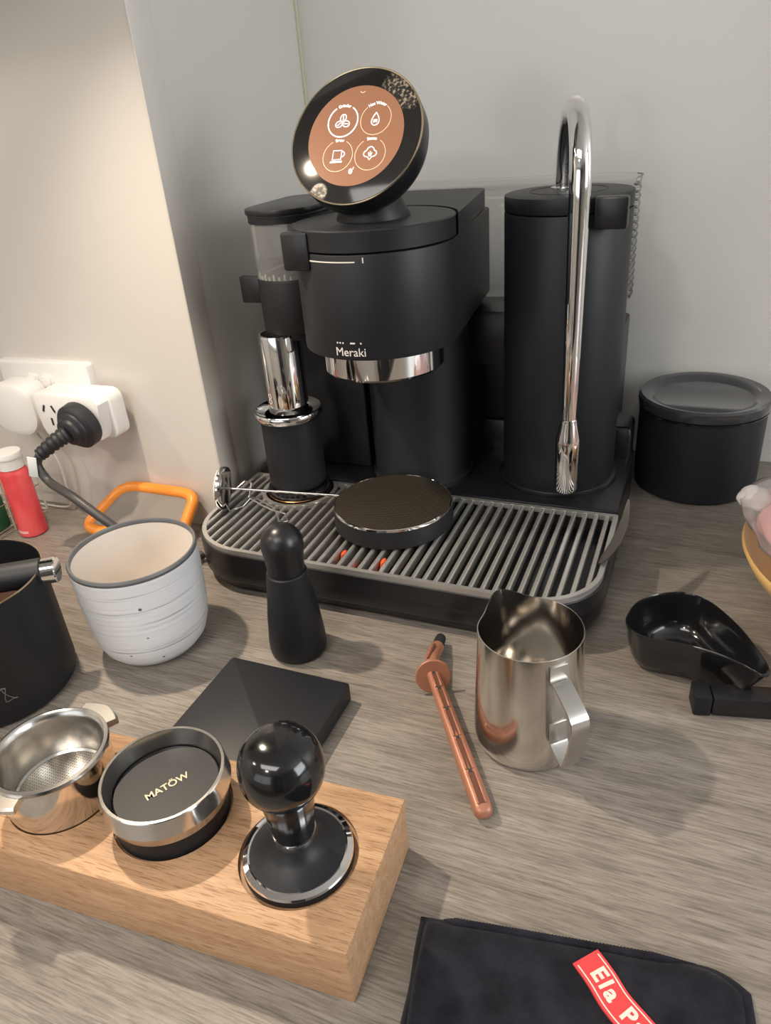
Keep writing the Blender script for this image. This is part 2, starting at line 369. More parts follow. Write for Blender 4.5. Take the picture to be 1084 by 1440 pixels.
# ------------------------------------------------------------------ object helpers
WM = {}
def thing(name, label, cat, loc, rotz=0.0, group=None):
    o = bpy.data.objects.new(name, None); o.empty_display_size = 0.02; COL.objects.link(o); o.location = loc; o.rotation_euler = (0, 0, rotz)
    o['label'] = label; o['category'] = cat
    if group: o['group'] = group
    WM[o] = Matrix.Translation(Vector(loc)) @ Matrix.Rotation(rotz, 4, 'Z'); return o
def part(name, bm, mat, parent=None, label=None, local=False, at=None, sharp=35, stuff=False):
    """mesh object; vertices given in world space unless local=True. at = object origin/frame (Matrix) in world space."""
    frame = at if at is not None else (WM[parent] if parent else Matrix.Identity(4))
    if not local: xf(bm, frame.inverted())
    bmesh.ops.remove_doubles(bm, verts=bm.verts[:], dist=1e-7)
    bmesh.ops.recalc_face_normals(bm, faces=bm.faces[:])
    me = bpy.data.meshes.new(name); bm.to_mesh(me); bm.free()
    me.shade_smooth(); me.set_sharp_from_angle(angle=R_(sharp))
    me.materials.append(mat if not isinstance(mat, str) else M[mat])
    o = bpy.data.objects.new(name, me); COL.objects.link(o)
    if parent: o.parent = parent; o.matrix_basis = WM[parent].inverted() @ frame
    else: o.matrix_world = frame
    WM[o] = frame
    if label: o['label'] = label
    if stuff: o['kind'] = 'stuff'
    return o
def single(name, bm, mat, label, cat, at=None, group=None, sharp=35):
    o = part(name, bm, mat, at=at, sharp=sharp); o['label'] = label; o['category'] = cat
    if group: o['group'] = group
    return o
def struct(name, bm, mat, label, parent=None):
    o = part(name, bm, mat, parent)
    if not parent: o['kind'] = 'structure'; o['label'] = label
    return o
T = Matrix.Translation

# ================================================================== SETTING
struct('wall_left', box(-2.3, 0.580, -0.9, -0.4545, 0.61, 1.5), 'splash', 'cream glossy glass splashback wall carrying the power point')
struct('wall_return', prism([(-0.4745, 0.61), (-0.4545, 0.6102), (-0.4645, 0.889), (-0.4845, 0.889)], -0.9, 1.5), 'splash_shaded', 'side return of the recess left of the coffee machine, its shade put into the colour')
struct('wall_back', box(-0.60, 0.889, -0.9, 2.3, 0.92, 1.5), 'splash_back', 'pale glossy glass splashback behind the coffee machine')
struct('trim_1', box(-0.4665, 0.885, 0.0, -0.4615, 0.889, 1.5, 0.001), 'sealant', 'yellowish sealant bead in the corner of the splashback')
struct('trim_2', box(-0.4560, 0.5795, 0.0, -0.4538, 0.6102, 1.5, 0.0005), 'splash', 'cut glass edge at the outer corner of the splashback')
struct('wall_front', box(-2.3, -2.53, -0.9, 2.3, -2.50, 1.5), 'paint', 'plain painted wall behind the photographer')
struct('wall_right', box(2.27, -2.5, -0.9, 2.30, 0.92, 1.5), 'paint', 'plain painted wall at the right end of the kitchen')
struct('wall_far_left', box(-2.33, -2.5, -0.9, -2.30, 0.61, 1.5), 'paint', 'plain painted wall at the left end of the kitchen')
struct('floor', box(-2.33, -2.53, -0.93, 2.33, 0.92, -0.9), 'floor', 'brown board kitchen floor')
struct('ceiling', box(-2.33, -2.53, 1.5, 2.33, 0.92, 1.53), 'ceiling', 'white painted kitchen ceiling')
def window(name, x, y, z0, z1, wid, axis):
    """daylit window mounted on a wall: frame + glowing pane"""
    fr = new_bm(); d = 0.05
    if axis == 'x':
        for a, b, c, e in ((y, y + wid, z0, z0 + d), (y, y + wid, z1 - d, z1), (y, y + d, z0, z1), (y + wid - d, y + wid, z0, z1), (y + wid / 2 - d / 2, y + wid / 2 + d / 2, z0, z1)):
            box(x - 0.03, a, c, x, b, e, 0.003, fr)
        pb = box(x - 0.012, y + d, z0 + d, x, y + wid - d, z1 - d)
    else:
        for a, b, c, e in ((x, x + wid, z0, z0 + d), (x, x + wid, z1 - d, z1), (x, x + d, z0, z1), (x + wid - d, x + wid, z0, z1), (x + wid / 2 - d / 2, x + wid / 2 + d / 2, z0, z1)):
            box(a, y, c, b, y + 0.03, e, 0.003, fr)
        pb = box(x + d, y, z0 + d, x + wid - d, y + 0.012, z1 - d)
    f = struct(name, fr, 'frame_white', 'white framed daylit window'); part('pane', pb, 'pane', f)
window('window_1', 2.27, -0.5, 0.15, 1.35, 1.1, 'x')
window('window_2', -2.15, -2.50, 0.0, 1.40, 2.3, 'y')
# unseen dark tall cupboards added behind the photographer (they give the chrome something dark to mirror)
struct('trim_3', box(0.35, -2.50, -0.9, 1.3, -2.0, 1.3, 0.004), 'cabinet', 'unseen dark tall cupboards added behind the photographer for the chrome to mirror')
struct('trim_5', box(-1.60, 0.345, 0.640, -0.4545, 0.5805, 1.44, 0.002), 'cabinet', 'dark wall cupboard above the power point')
wt = single('worktop', box(-2.30, 0.02, -0.04, 2.27, 0.889, 0.0, 0.002), 'worktop', 'grey-brown woodgrain laminate kitchen worktop under everything', 'worktop')
struct('trim_4', box(-2.30, 0.08, -0.9, 2.27, 0.58, -0.04), 'cabinet', 'dark base cupboards under the worktop')

# ================================================================== COFFEE MACHINE
mc = thing('espresso_machine', 'black three-tower espresso machine with round screen and steam wand', 'coffee machine', (-0.245, 0.64, 0))
NC = (-0.375, 0.605)                                   # dosing cup axis
tray_poly = rrect(-0.4440, 0.4725, -0.0465, 0.6305, (0.066, 0.056, 0.004, 0.004), 12)
bm = prism(offset_poly(tray_poly, -0.006), 0.003, 0.014, 0.002)
prism(tray_poly, 0.0135, 0.030, 0.002, bm)
inner = offset_poly(tray_poly, -0.005)
a0 = [bm.verts.new((x, y, 0.0285)) for x, y in tray_poly]; a1 = [bm.verts.new((x, y, 0.0442)) for x, y in tray_poly]
b1 = [bm.verts.new((x, y, 0.0442)) for x, y in inner]; b0 = [bm.verts.new((x, y, 0.0285)) for x, y in inner]
for r0, r1 in ((a0, a1), (a1, b1), (b1, b0)):
    for i in range(len(r0)):
        j = (i + 1) % len(r0); bm.faces.new((r0[i], r0[j], r1[j], r1[i]))
tray = part('drip_tray', bm, 'black_semi', mc)
for fx, fy, fh in ((-0.2757, 0.5030, 0.0175), (-0.2353, 0.5000, 0.0175), (-0.2555, 0.4930, 0.0120)):
    fb0 = lathe([(0, 0), (0.0024, 0.001), (0.0027, fh * 0.55), (0.0018, fh * 0.92), (0, fh)], 14, (0, 0, 0))
    for v in fb0.verts: v.co.y *= 2.6
    part('level_float', xf(fb0, T(Vector((fx, fy, 0.0303)))), 'orange_float', tray)
# grate: frame with a round notch for the dosing cup
NR = 0.0365
gx0, gx1, gy0, gy1 = -0.4415, -0.0490, 0.4745, 0.6290
ang = math.asin((gy1 - NC[1]) / NR)
gp = rrect(gx0, gy0, gx1, gy1, (0.064, 0.054, 0.003, 0.003), 12)
cut = [i for i, p in enumerate(gp)]
outer = gp[:26 + 4]                                     # bottom-left, bottom-right arcs, then the top-right
outer = gp[0:13] + gp[13:26] + gp[26:39]
notch = []
for k in range(25):
    a = ang - (PI + 2 * ang) * k / 24                    # from right lip, round the front, to left lip
    notch.append((NC[0] + NR * math.cos(a), NC[1] + NR * math.sin(a)))
gpoly = outer + notch + gp[39:]
ginner = offset_poly(gpoly, -0.0042)
bm = new_bm(); zs = (0.0440, 0.0492); n = len(gpoly)
R0 = [bm.verts.new((x, y, zs[0])) for x, y in gpoly]; R1 = [bm.verts.new((x, y, zs[1])) for x, y in gpoly]
R2 = [bm.verts.new((x, y, zs[1])) for x, y in ginner]; R3 = [bm.verts.new((x, y, zs[0])) for x, y in ginner]
for r0, r1 in ((R0, R1), (R1, R2), (R2, R3), (R3, R0)):
    for i in range(n):
        j = (i + 1) % n; bm.faces.new((r0[i], r0[j], r1[j], r1[i]))
grate = part('drip_grate', bm, 'grate', mc, 'satin steel slatted grate with a round notch')
def y_range(x):
    ys = []
    for i in range(n):
        (xa, ya), (xb, yb) = gpoly[i], gpoly[(i + 1) % n]
        if (xa - x) * (xb - x) < 0: ys.append(ya + (yb - ya) * (x - xa) / (xb - xa))
    return sorted(ys)
nb = 38
for i in range(nb):
    x = gx0 + 0.0045 + (gx1 - gx0 - 0.009) * (i + 0.5) / nb
    ys = y_range(x)
    for ya, yb in zip(ys[0::2], ys[1::2]):
        if yb - ya < 0.012: continue
        b = new_bm(); h = 0.0018; rings = []
        for yy in (ya + 0.003, yb - 0.003):
            rings.append([b.verts.new((x + dx, yy, z)) for dx, z in ((-h, 0.0400), (h, 0.0400), (h, 0.0480), (h * 0.5, 0.0489), (-h * 0.5, 0.0489), (-h, 0.0480))])
        for k in range(6): b.faces.new((rings[0][k], rings[0][(k + 1) % 6], rings[1][(k + 1) % 6], rings[1][k]))
        b.faces.new(rings[0][::-1]); b.faces.new(rings[1])
        part('grate_bar', b, 'grate', grate)
# base
bm = prism(rrect(-0.4420, 0.6315, -0.0500, 0.800, (0.004, 0.004, 0.03, 0.03)), 0.0, 0.050, 0.0015)
part('machine_base', bm, 'black_semi', mc)
bm = prism(rrect(-0.4400, 0.752, -0.0530, 0.808, (0.004, 0.004, 0.02, 0.02)), 0.0, 0.084, 0.006)
part('rear_housing', bm, 'black_semi', mc)
ped = part('cup_pedestal', lathe([(0, 0.029), (0.0325, 0.029), (0.0325, 0.056), (0.031, 0.0575), (0, 0.0575)], 56, (*NC, 0)), 'black_gloss', mc)
part('copper_ring', lathe([(0.0326, 0.0470), (0.0334, 0.0475), (0.0334, 0.0495), (0.0326, 0.050)], 56, (*NC, 0), closed=True), 'copper_ring', ped, 'thin copper ring')
part('back_plate', box(-0.4200, 0.7600, 0.049, -0.1000, 0.7745, 0.2040, 0.002), 'black_semi', mc)
# columns
GC = (-0.258, 0.590); GR = 0.0675
bm = lathe([(0, 0.049), (0.0545, 0.049), (0.0545, 0.0545), (0.0520, 0.057), (0.0515, 0.060), (0.0515, 0.222), (0, 0.222)], 64, (-0.261, 0.6800, 0))
box(-0.314, 0.70, 0.05, -0.213, 0.759, 0.222, 0.004, bm)
part('centre_column', bm, 'black_matte', mc)
gh = [(GC[0] + GR * math.cos(PI + PI * k / 48), GC[1] + GR * math.sin(PI + PI * k / 48)) for k in range(49)] + [(-0.2090 - 0.014 + 0.014 * math.cos(R_(90 * k / 8)), 0.765 + 0.014 * math.sin(R_(90 * k / 8))) for k in range(9)] + [(-0.3180 + 0.014 - 0.014 * math.sin(R_(90 * k / 8)), 0.765 + 0.014 * math.cos(R_(90 * k / 8))) for k in range(9)]
part('group_head', prism(gh, 0.2213, 0.3035, 0.0012), 'black_matte', mc)
# group cap (disc) and the lid behind it
bm = lathe([(0, 0.3030), (0.060, 0.3030), (0.060, 0.3050), (GR, 0.3050), (GR, 0.3198), (GR - 0.0012, 0.3208), (0, 0.3208)], 96, (*GC, 0))
part('group_cap', bm, 'black_matte', mc)
gr = GR + 0.0016
lid = [(GC[0] + gr * math.cos(a), GC[1] + gr * math.sin(a)) for a in [R_(12 + 156 * k / 32) for k in range(33)]][::-1]
xr = GC[0] + GR; xl = GC[0] - GR
def back_shape(ins, yb, rb=0.014):
    xa, xb_ = -0.2090 - ins, -0.3180 + ins
    return [(xa - rb + rb * math.cos(R_(90 * k / 8)), yb - rb + rb * math.sin(R_(90 * k / 8))) for k in range(9)] + [(xb_ + rb - rb * math.sin(R_(90 * k / 8)), yb - rb + rb * math.cos(R_(90 * k / 8))) for k in range(9)]
poly = lid + [(lid[-1][0], lid[-1][1] + 0.004)] + back_shape(0.0035, 0.776) + [(lid[0][0], lid[0][1] + 0.004)]
part('rear_lid', prism(poly, 0.3040, 0.3212), 'black_matte', mc)
# chrome collar, group screen
bm = lathe([(0.0535, 0.2215), (0.0535, 0.1995), (0.0515, 0.1972), (0.046, 0.1972), (0.044, 0.201), (0.044, 0.2215)], 96, (*GC, 0), closed=True)
part('group_collar', bm, 'chrome', mc, 'polished chrome collar under the group head')
part('shower_screen', lathe([(0, 0.205), (0.0445, 0.205), (0.0445, 0.222), (0, 0.222)], 48, (*GC, 0)), 'black_soft', mc)
# marks on the group head: arc line, tick, dots, lettering
def on_cyl(cx, cy, r, a_mid, z_mid, lift=0.00025):
    def f(co):
        a = a_mid + co.x / r; rr = r + lift + co.z
        return Vector((cx + rr * math.cos(a), cy + rr * math.sin(a), z_mid + co.y))
    return f
def cyl_rect(x0, y0, x1, y1, fn, nx=12):
    b = new_bm(); lo, hi = [], []
    for k in range(nx + 1):
        x = x0 + (x1 - x0) * k / nx
        lo.append([b.verts.new(fn(Vector((x, y, z)))) for y, z in ((y0, -0.0004), (y1, -0.0004), (y1, 0.0), (y0, 0.0))])
    for p, q in zip(lo, lo[1:]):
        for k in range(4): b.faces.new((p[k], p[(k + 1) % 4], q[(k + 1) % 4], q[k]))
    b.faces.new(lo[0][::-1]); b.faces.new(lo[-1]); return b
def ang_of(x): return -math.acos((x - GC[0]) / GR)
fn = on_cyl(*GC, GR, -PI / 2, 0)
part('indicator_line', cyl_rect(-0.0565, 0.2979, 0.0105, 0.2988, fn, 30), 'pale_print', mc, 'thin pale line around the front')
part('indicator_tick', cyl_rect(0.0166, 0.2975, 0.0175, 0.3015, fn, 2), 'pale_print', mc, 'short pale tick')
for x0, x1 in ((-0.0118, -0.0106), (-0.0092, -0.0080), (-0.0066, -0.0054), (0.0005, 0.0047), (0.0090, 0.0102)):
    part('status_mark', cyl_rect(x0, 0.2352, x1, 0.2364, fn, 3), 'pale_print', mc)
part('lettering', text_bm('Meraki', 0.0098, on_cyl(*GC, GR, -PI / 2, 0.2282), 0.0), 'pale_print', mc, 'pale lettering reading Meraki')
# screen
sc_c = Vector((-0.262, 0.5765, 0.3815)); EL = 0.5885
SF = T(sc_c) @ Matrix.Rotation(PI / 2 - EL, 4, 'X')    # local z = display normal, local y = up the display
part('screen_neck', lathe([(0, 0.318), (0.0300, 0.318), (0.0305, 0.322), (0.0265, 0.330), (0.0215, 0.344), (0.0195, 0.356), (0.0, 0.366)], 56, (-0.259, 0.592, 0)), 'black_matte', mc)
hs = part('screen_housing', lathe([(0, -0.0285), (0.030, -0.0282), (0.046, -0.0262), (0.0520, -0.0220), (0.0542, -0.0160), (0.0548, -0.004), (0.0546, -0.0005), (0, -0.0005)], 96), 'black_semi', mc, at=SF, local=True)
part('bezel_ring', lathe([(0.0536, -0.0008), (0.0548, -0.0008), (0.0548, 0.0006), (0.0542, 0.0010), (0.0536, 0.0006)], 96, closed=True), 'gold', hs, 'thin pale gold rim', at=SF, local=True)
part('screen_glass', lathe([(0, -0.001), (0.0536, -0.001), (0.0536, 0.0002), (0.053, 0.0004), (0, 0.0004)], 96), 'black_glass', hs, 'black glass face with dried splashes at top right', at=SF, local=True)
part('display', lathe([(0, 0.0002), (0.0398, 0.0002), (0.0398, 0.00055), (0, 0.00055)], 96), 'display', hs, 'lit terracotta round display', at=SF, local=True)
def icon(name, bm, mat='white_icon', label=None): part(name, bm, mat, hs, label, at=SF, local=True)
Z0, Z1 = 0.0005, 0.0008
for nm, cx, cy, bold in (('Grinder', -0.0122, 0.0122, True), ('Hot Water', 0.0154, 0.0122, False), ('Brew', -0.0122, -0.0155, False), ('Steam', 0.0150, -0.0155, False)):
    half = R_(33 if nm != 'Hot Water' else 40) if nm not in ('Brew',) else R_(27)
    icon('icon_ring', arc_band(cx, cy, 0.0125, PI / 2 + half, PI / 2 + 2 * PI - half, 0.0009 if bold else 0.00045, Z0, Z1, 56), 'white_icon' if bold else 'cream_icon')
    def bend(co, cx=cx, cy=cy):
        r = 0.0124 + co.y; a = PI / 2 - co.x / 0.0124; return Vector((cx + r * math.cos(a), cy + r * math.sin(a), Z1 + co.z))
    icon('icon_caption', text_bm(nm, 0.0034, bend, 0.00008), 'white_icon')
def ell(cx, cy, a, b, rot, k=28): return [(cx + a * math.cos(2 * PI * i / k) * math.cos(rot) - b * math.sin(2 * PI * i / k) * math.sin(rot), cy + a * math.cos(2 * PI * i / k) * math.sin(rot) + b * math.sin(2 * PI * i / k) * math.cos(rot)) for i in range(k)]
LW = 0.0007
bm = new_bm()
for ex, ey, ro in ((-0.0122, 0.0148, 1.3), (-0.0152, 0.0100, 0.4), (-0.0092, 0.0100, -0.3)):
    merge(bm, polyline_band(ell(ex, ey, 0.0029, 0.0024, ro), LW, Z0, Z1, True))
    merge(bm, polyline_band([(ex + math.cos(ro) * t * 0.0018 - math.sin(ro) * 0.0005 * math.sin(t * 3), ey + math.sin(ro) * t * 0.0018 + math.cos(ro) * 0.0005 * math.sin(t * 3)) for t in (-1, -0.5, 0, 0.5, 1)], LW * 0.8, Z0, Z1))
icon('bean_icon', bm)
dp = []
for i in range(29):
    t = 2 * PI * i / 29; rr = 0.0036
    x = 1.15 * rr * math.sin(t) * (math.sin(t / 2) ** 1.1); y = 0.0050 * math.cos(t); dp.append((0.0152 + x, 0.0122 + y))
bm = polyline_band(dp, LW, Z0, Z1, True)
for dx in (-0.0012, 0, 0.0012): merge(bm, polyline_band([(0.0152 + dx, 0.0094), (0.0152 + dx, 0.0118)], LW, Z0, Z1))
icon('drop_icon', bm)
cx, cy = -0.0128, -0.0150
bm = polyline_band([(cx - 0.0036, cy + 0.0038), (cx + 0.0036, cy + 0.0038), (cx + 0.0036, cy - 0.0034), (cx - 0.0036, cy - 0.0034)], LW, Z0, Z1, True)
merge(bm, polyline_band([(cx + 0.0036 + 0.0026 * math.cos(a), cy + 0.0008 + 0.0022 * math.sin(a)) for a in [R_(-90 + 180 * k / 12) for k in range(13)]], LW, Z0, Z1))
merge(bm, polyline_band([(cx - 0.0052, cy - 0.0052), (cx + 0.0048, cy - 0.0052)], LW * 1.9, Z0, Z1))
icon('cup_icon', bm)
cx, cy = 0.0150, -0.0148
cl = []
for ex, ey, er, s, e in ((-0.0030, -0.0002, 0.0023, 250, 100), (0.0, 0.0022, 0.0029, 160, 20), (0.0030, -0.0002, 0.0023, 80, -70)):
    for k in range(9): a = R_(s + (e - s) * k / 8); cl.append((cx + ex + er * math.cos(a), cy + ey + er * math.sin(a)))
cl += [(cx + 0.0016, cy - 0.0030), (cx, cy - 0.0052), (cx - 0.0016, cy - 0.0030)]
bm = polyline_band(cl, LW, Z0, Z1, True)
for dx, h in ((-0.0014, 0.0006), (0, 0.0016), (0.0014, 0.0006)): merge(bm, polyline_band([(cx + dx * 0.4, cy - 0.0024), (cx + dx, cy + h)], LW * 0.8, Z0, Z1))
icon('steam_icon', bm)
icon('chevron_icon', polyline_band([(-0.0010, 0.0350), (0.0012, 0.0338), (0.0034, 0.0350)], LW * 0.8, Z0, Z1), 'cream_icon')
bm = polyline_band(ell(0.0007, -0.0283, 0.0010, 0.0016, 0.0, 16), LW * 1.6, Z0, Z1, True); merge(bm, polyline_band([(0.0026, -0.0268), (0.0028, -0.0250)], LW * 0.8, Z0, Z1))
icon('drip_icon', bm, 'white_icon')
# latch tabs
def tab(name, x0, y, z0, x1, z1, th=0.007, rz=0.0, parent=mc):
    b = box(x0, y - th / 2, z0, x1, y + th / 2, z1, 0.0022)
    c = Vector(((x0 + x1) / 2, y, 0)); xf(b, T(c) @ Matrix.Rotation(rz, 4, 'Z') @ T(-c))
    part(name, b, 'black_semi', parent)
tab('latch_tab', -0.3130, 0.5330, 0.2905, -0.2890, 0.3195, 0.009)
tab('latch_tab', -0.0905, 0.6560, 0.2985, -0.0640, 0.3235, 0.010)
tab('latch_tab', -0.4160, 0.6200, 0.2420, -0.3900, 0.2675, 0.008)
# steam tower
TC = (-0.1205, 0.7055); TR = 0.0558
part('steam_tower', prism(circle(*TC, TR), 0.050, 0.3092, 0.001), 'black_matte', mc)
bm = prism(circle(*TC, TR), 0.3100, 0.3230, 0.0012)
lathe([(0.034, 0.3225), (0.034, 0.3233), (0.0334, 0.3233), (0.0334, 0.3225)], 64, (-0.1220, 0.7130, 0), bm, True)
part('tower_cap', bm, 'black_matte', mc)
part('tower_foot', prism(circle(*TC, TR + 0.004), 0.0495, 0.0555, 0.0015), 'black_semi', mc)
WB = Vector((-0.1285, 0.7300, 0)); WF = Vector((-0.0985, 0.6255, 0)); d = WF - WB; rad = d.length / 2; dn = d.normalized(); mid = (WB + WF) / 2
pts = [WB + Vector((0, 0, 0.3225)), WB + Vector((0, 0, 0.3280))]; rr = [0.0086, 0.0086]
zc = 0.3295
for k in range(25):
    a = PI - PI * k / 24; pts.append(mid + dn * rad * math.cos(a) + Vector((0, 0, zc + 0.0045 + rad * math.sin(a)))); rr.append(0.0086)
for k in range(1, 13):
    t = k / 12; pts.append(WF + Vector((0, 0, zc + 0.0045 + (0.1405 - zc - 0.0045) * t))); rr.append(0.0086 - 0.0020 * t)
wand = part('steam_wand', tube(pts, rr, 28), 'chrome', mc, 'chrome gooseneck steam wand', sharp=60)
part('steam_nozzle', lathe([(0, 0.0680), (0.0030, 0.0680), (0.0040, 0.0705), (0.0098, 0.0722), (0.0108, 0.0750), (0.0112, 0.1200), (0.0108, 0.1240), (0.0078, 0.1385), (0.0074, 0.1425), (0, 0.1425)], 40, (WF.x, WF.y, 0)), 'chrome', wand, 'flared chrome tip of the wand')
part('wand_socket', lathe([(0, 0.3225), (0.0125, 0.3225), (0.0125, 0.3240), (0.010, 0.3247), (0, 0.3247)], 36, (WB.x, WB.y, 0)), 'steel_polish', wand)
# water tank at the back: ribbed clear box
tk = rrect(-0.4100, 0.7900, -0.0715, 0.8700, 0.026, 8)
bm = new_bm(); rings = []; zz = []
z = 0.2050
while z < 0.3160:
    zz += [(z, 0.0), (z + 0.0022, -0.0009)]; z += 0.0074
    zz += [(z - 0.0030, -0.0009)]
zz += [(0.3190, 0.0), (0.3210, 0.001), (0.3210, -0.0012)]
for z, o_ in zz: rings.append([bm.verts.new((x, y, z)) for x, y in (offset_poly(tk, o_) if o_ else tk)])
for p, q in zip(rings, rings[1:]):
    for i in range(len(p)): bm.faces.new((p[i], p[(i + 1) % len(p)], q[(i + 1) % len(p)], q[i]))
bm.faces.new(rings[0][::-1])
part('water_tank', bm, 'tank', mc, 'clear ribbed water tank behind the towers', sharp=20)
part('tank_base', prism(rrect(-0.4100, 0.7760, -0.1000, 0.8680, 0.012), 0.0, 0.2015, 0.002, prism(rrect(-0.1100, 0.7770, -0.0735, 0.8670, 0.012), 0.0, 0.1775, 0.002)), 'black_semi', mc)
part('tank_bridge', box(-0.2300, 0.7120, 0.160, -0.1500, 0.775, 0.2145, 0.002), 'black_semi', mc)
# grinder with hopper
GN = (-0.3600, 0.6220); NRD = 0.0325
gb = 0.705
bm = prism(stadium(*GN, NRD, gb, 0.02), 0.2190, 0.2690, 0.002)
prism(stadium(GN[0], GN[1] + 0.003, NRD - 0.004, gb - 0.004, 0.018), 0.2120, 0.2195, 0.002, bm)
part('grinder_body', bm, 'black_soft', mc)
box_b = box(-0.392, 0.668, 0.05, -0.318, 0.759, 0.215, 0.004)
part('grinder_column', box_b, 'black_matte', mc)
hp = part('bean_hopper', prism(stadium(GN[0], GN[1], NRD - 0.0005, gb, 0.02), 0.2690, 0.3235), 'hopper', mc, 'smoky clear bean hopper')
part('hopper_band', prism(stadium(GN[0], GN[1], NRD + 0.0004, gb, 0.02), 0.3170, 0.3225), 'black_soft', hp)
part('hopper_lid', prism(stadium(GN[0], GN[1], NRD + 0.0022, gb + 0.003, 0.022), 0.3238, 0.3290, 0.0012), 'black_semi', hp)
bm = new_bm()
for k in range(11):
    a = PI + 0.25 + k * 0.18; p = (GN[0] + 0.0295 * math.cos(a), GN[1] + 0.0295 * math.sin(a)); h = 0.001 + 0.002 * (k % 2)
    box(p[0] - 0.0008, p[1] - 0.0008, 0.269, p[0] + 0.0008, p[1] + 0.0008, 0.271 + h, 0, bm)
part('hopper_teeth', bm, 'pale_print', hp)
CC = (-0.3735, 0.605)
ch = part('grind_chute', lathe([(0, 0.1405), (0.0205, 0.1405), (0.0205, 0.2150), (0.0198, 0.2178), (0.0175, 0.2178), (0.0170, 0.2130), (0, 0.2130)], 56, (*CC, 0)), 'chrome', mc, 'mirror chrome grind chute')
def circ_text(co):
    a = -PI / 2 - 0.45 + co.x / 0.0205; return Vector((CC[0] + 0.0207 * math.cos(a), CC[1] + 0.0207 * math.sin(a), 0.1535 + co.y))
bm = new_bm()
for cz in (0.159, 0.1535): merge(bm, polyline_band(ell(0, cz - 0.1535, 0.0022, 0.0022, 0, 18), 0.0008, 0, 0.0002, True))
merge(bm, polyline_band([(0, -0.004), (0.002, -0.006)], 0.0008, 0, 0.0002))
xf_pts = [(v, circ_text(v.co.copy())) for v in bm.verts]
for v, q in xf_pts: v.co = q
part('chute_mark', bm, 'pale_print', ch)

# ================================================================== DOSING CUP
dc = thing('dosing_cup', 'black dosing cup with chrome flange under the grinder chute', 'dosing cup', (*NC, 0.0575))
part('cup_body', lathe([(0, 0.0577), (0.0275, 0.0577), (0.0292, 0.060), (0.0298, 0.070), (0.0298, 0.133), (0.0275, 0.133), (0.0265, 0.07), (0, 0.066)], 64, (*NC, 0)), 'black_matte', dc)
part('flange', lathe([(0.0270, 0.1320), (0.0318, 0.1325), (0.0346, 0.1350), (0.0356, 0.1385), (0.0354, 0.1408), (0.0345, 0.1420), (0.0330, 0.1418), (0.0305, 0.1395), (0.0255, 0.1375), (0.0245, 0.1370), (0.0245, 0.1335)], 72, (*NC, 0), closed=True), 'chrome', dc, 'flared chrome flange')

# ================================================================== ROUND DISC ON THE GRATE
PC = (-0.2510, 0.5670)
pk = thing('puck_screen_disc', 'round black disc with fine mesh top and chrome edge on drip grate', 'disc', (*PC, 0.0493))
part('disc_body', lathe([(0, 0.0494), (0.0560, 0.0494), (0.0573, 0.051), (0.0573, 0.0655), (0.0566, 0.0680), (0, 0.0680)], 88, (*PC, 0)), 'black_soft', pk)
part('chrome_rim', lathe([(0.0556, 0.0678), (0.0566, 0.0680), (0.0564, 0.0698), (0.0556, 0.0704), (0.0550, 0.0698), (0.0550, 0.0678)], 88, (*PC, 0), closed=True), 'chrome', pk, 'thin chrome rim')
part('mesh_top', lathe([(0.0552, 0.0679), (0.0552, 0.0702), (0.040, 0.0716), (0.02, 0.0724), (0, 0.0727)], 88, (*PC, 0)), 'mesh', pk, 'fine woven metal mesh face')

# ================================================================== THERMOMETER
th = thing('milk_thermometer', 'steel milk thermometer with edge-on dial and wire clip lying on grate', 'thermometer', (-0.430, 0.548, 0.0492))
A = Vector((-0.4290, 0.5470, 0.0718)); B = Vector((-0.3115, 0.5845, 0.0585)); ax = (B - A).normalized()
DF = T(A) @ ax.to_track_quat('Z', 'Y').to_matrix().to_4x4()
part('dial_case', lathe([(0, -0.0048), (0.0195, -0.0048), (0.0218, -0.0032), (0.0222, 0.0008), (0.0212, 0.0028), (0.006, 0.0034), (0, 0.0034)], 56), 'steel_polish', th, at=DF, local=True)
part('dial_glass', lathe([(0, -0.0056), (0.0190, -0.0056), (0.0195, -0.0046), (0, -0.0046)], 48), 'white_plastic', th, at=DF, local=True)
part('probe', tube([A + ax * 0.002, B], 0.0013, 12), 'steel_polish', th)
wire = [(-0.4285, 0.5660, 0.062), (-0.4230, 0.5760, 0.066), (-0.4110, 0.5700, 0.068), (-0.4105, 0.5600, 0.0560), (-0.4000, 0.5560, 0.0600), (-0.3870, 0.5500, 0.0600), (-0.3690, 0.5420, 0.0590), (-0.3600, 0.5330, 0.0530), (-0.3585, 0.5270, 0.0510)]
part('wire_clip', tube(wire, 0.0009, 8), 'steel_satin', th)
wire = [(-0.4285, 0.5420, 0.060), (-0.4180, 0.5350, 0.0530), (-0.4060, 0.5420, 0.0560), (-0.4030, 0.5525, 0.0600), (-0.3860, 0.5460, 0.0580), (-0.3690, 0.5400, 0.0575), (-0.3580, 0.5430, 0.0540), (-0.3500, 0.5330, 0.0520), (-0.3570, 0.5290, 0.0512)]
part('wire_clip', tube(wire, 0.0009, 8), 'steel_satin', th)

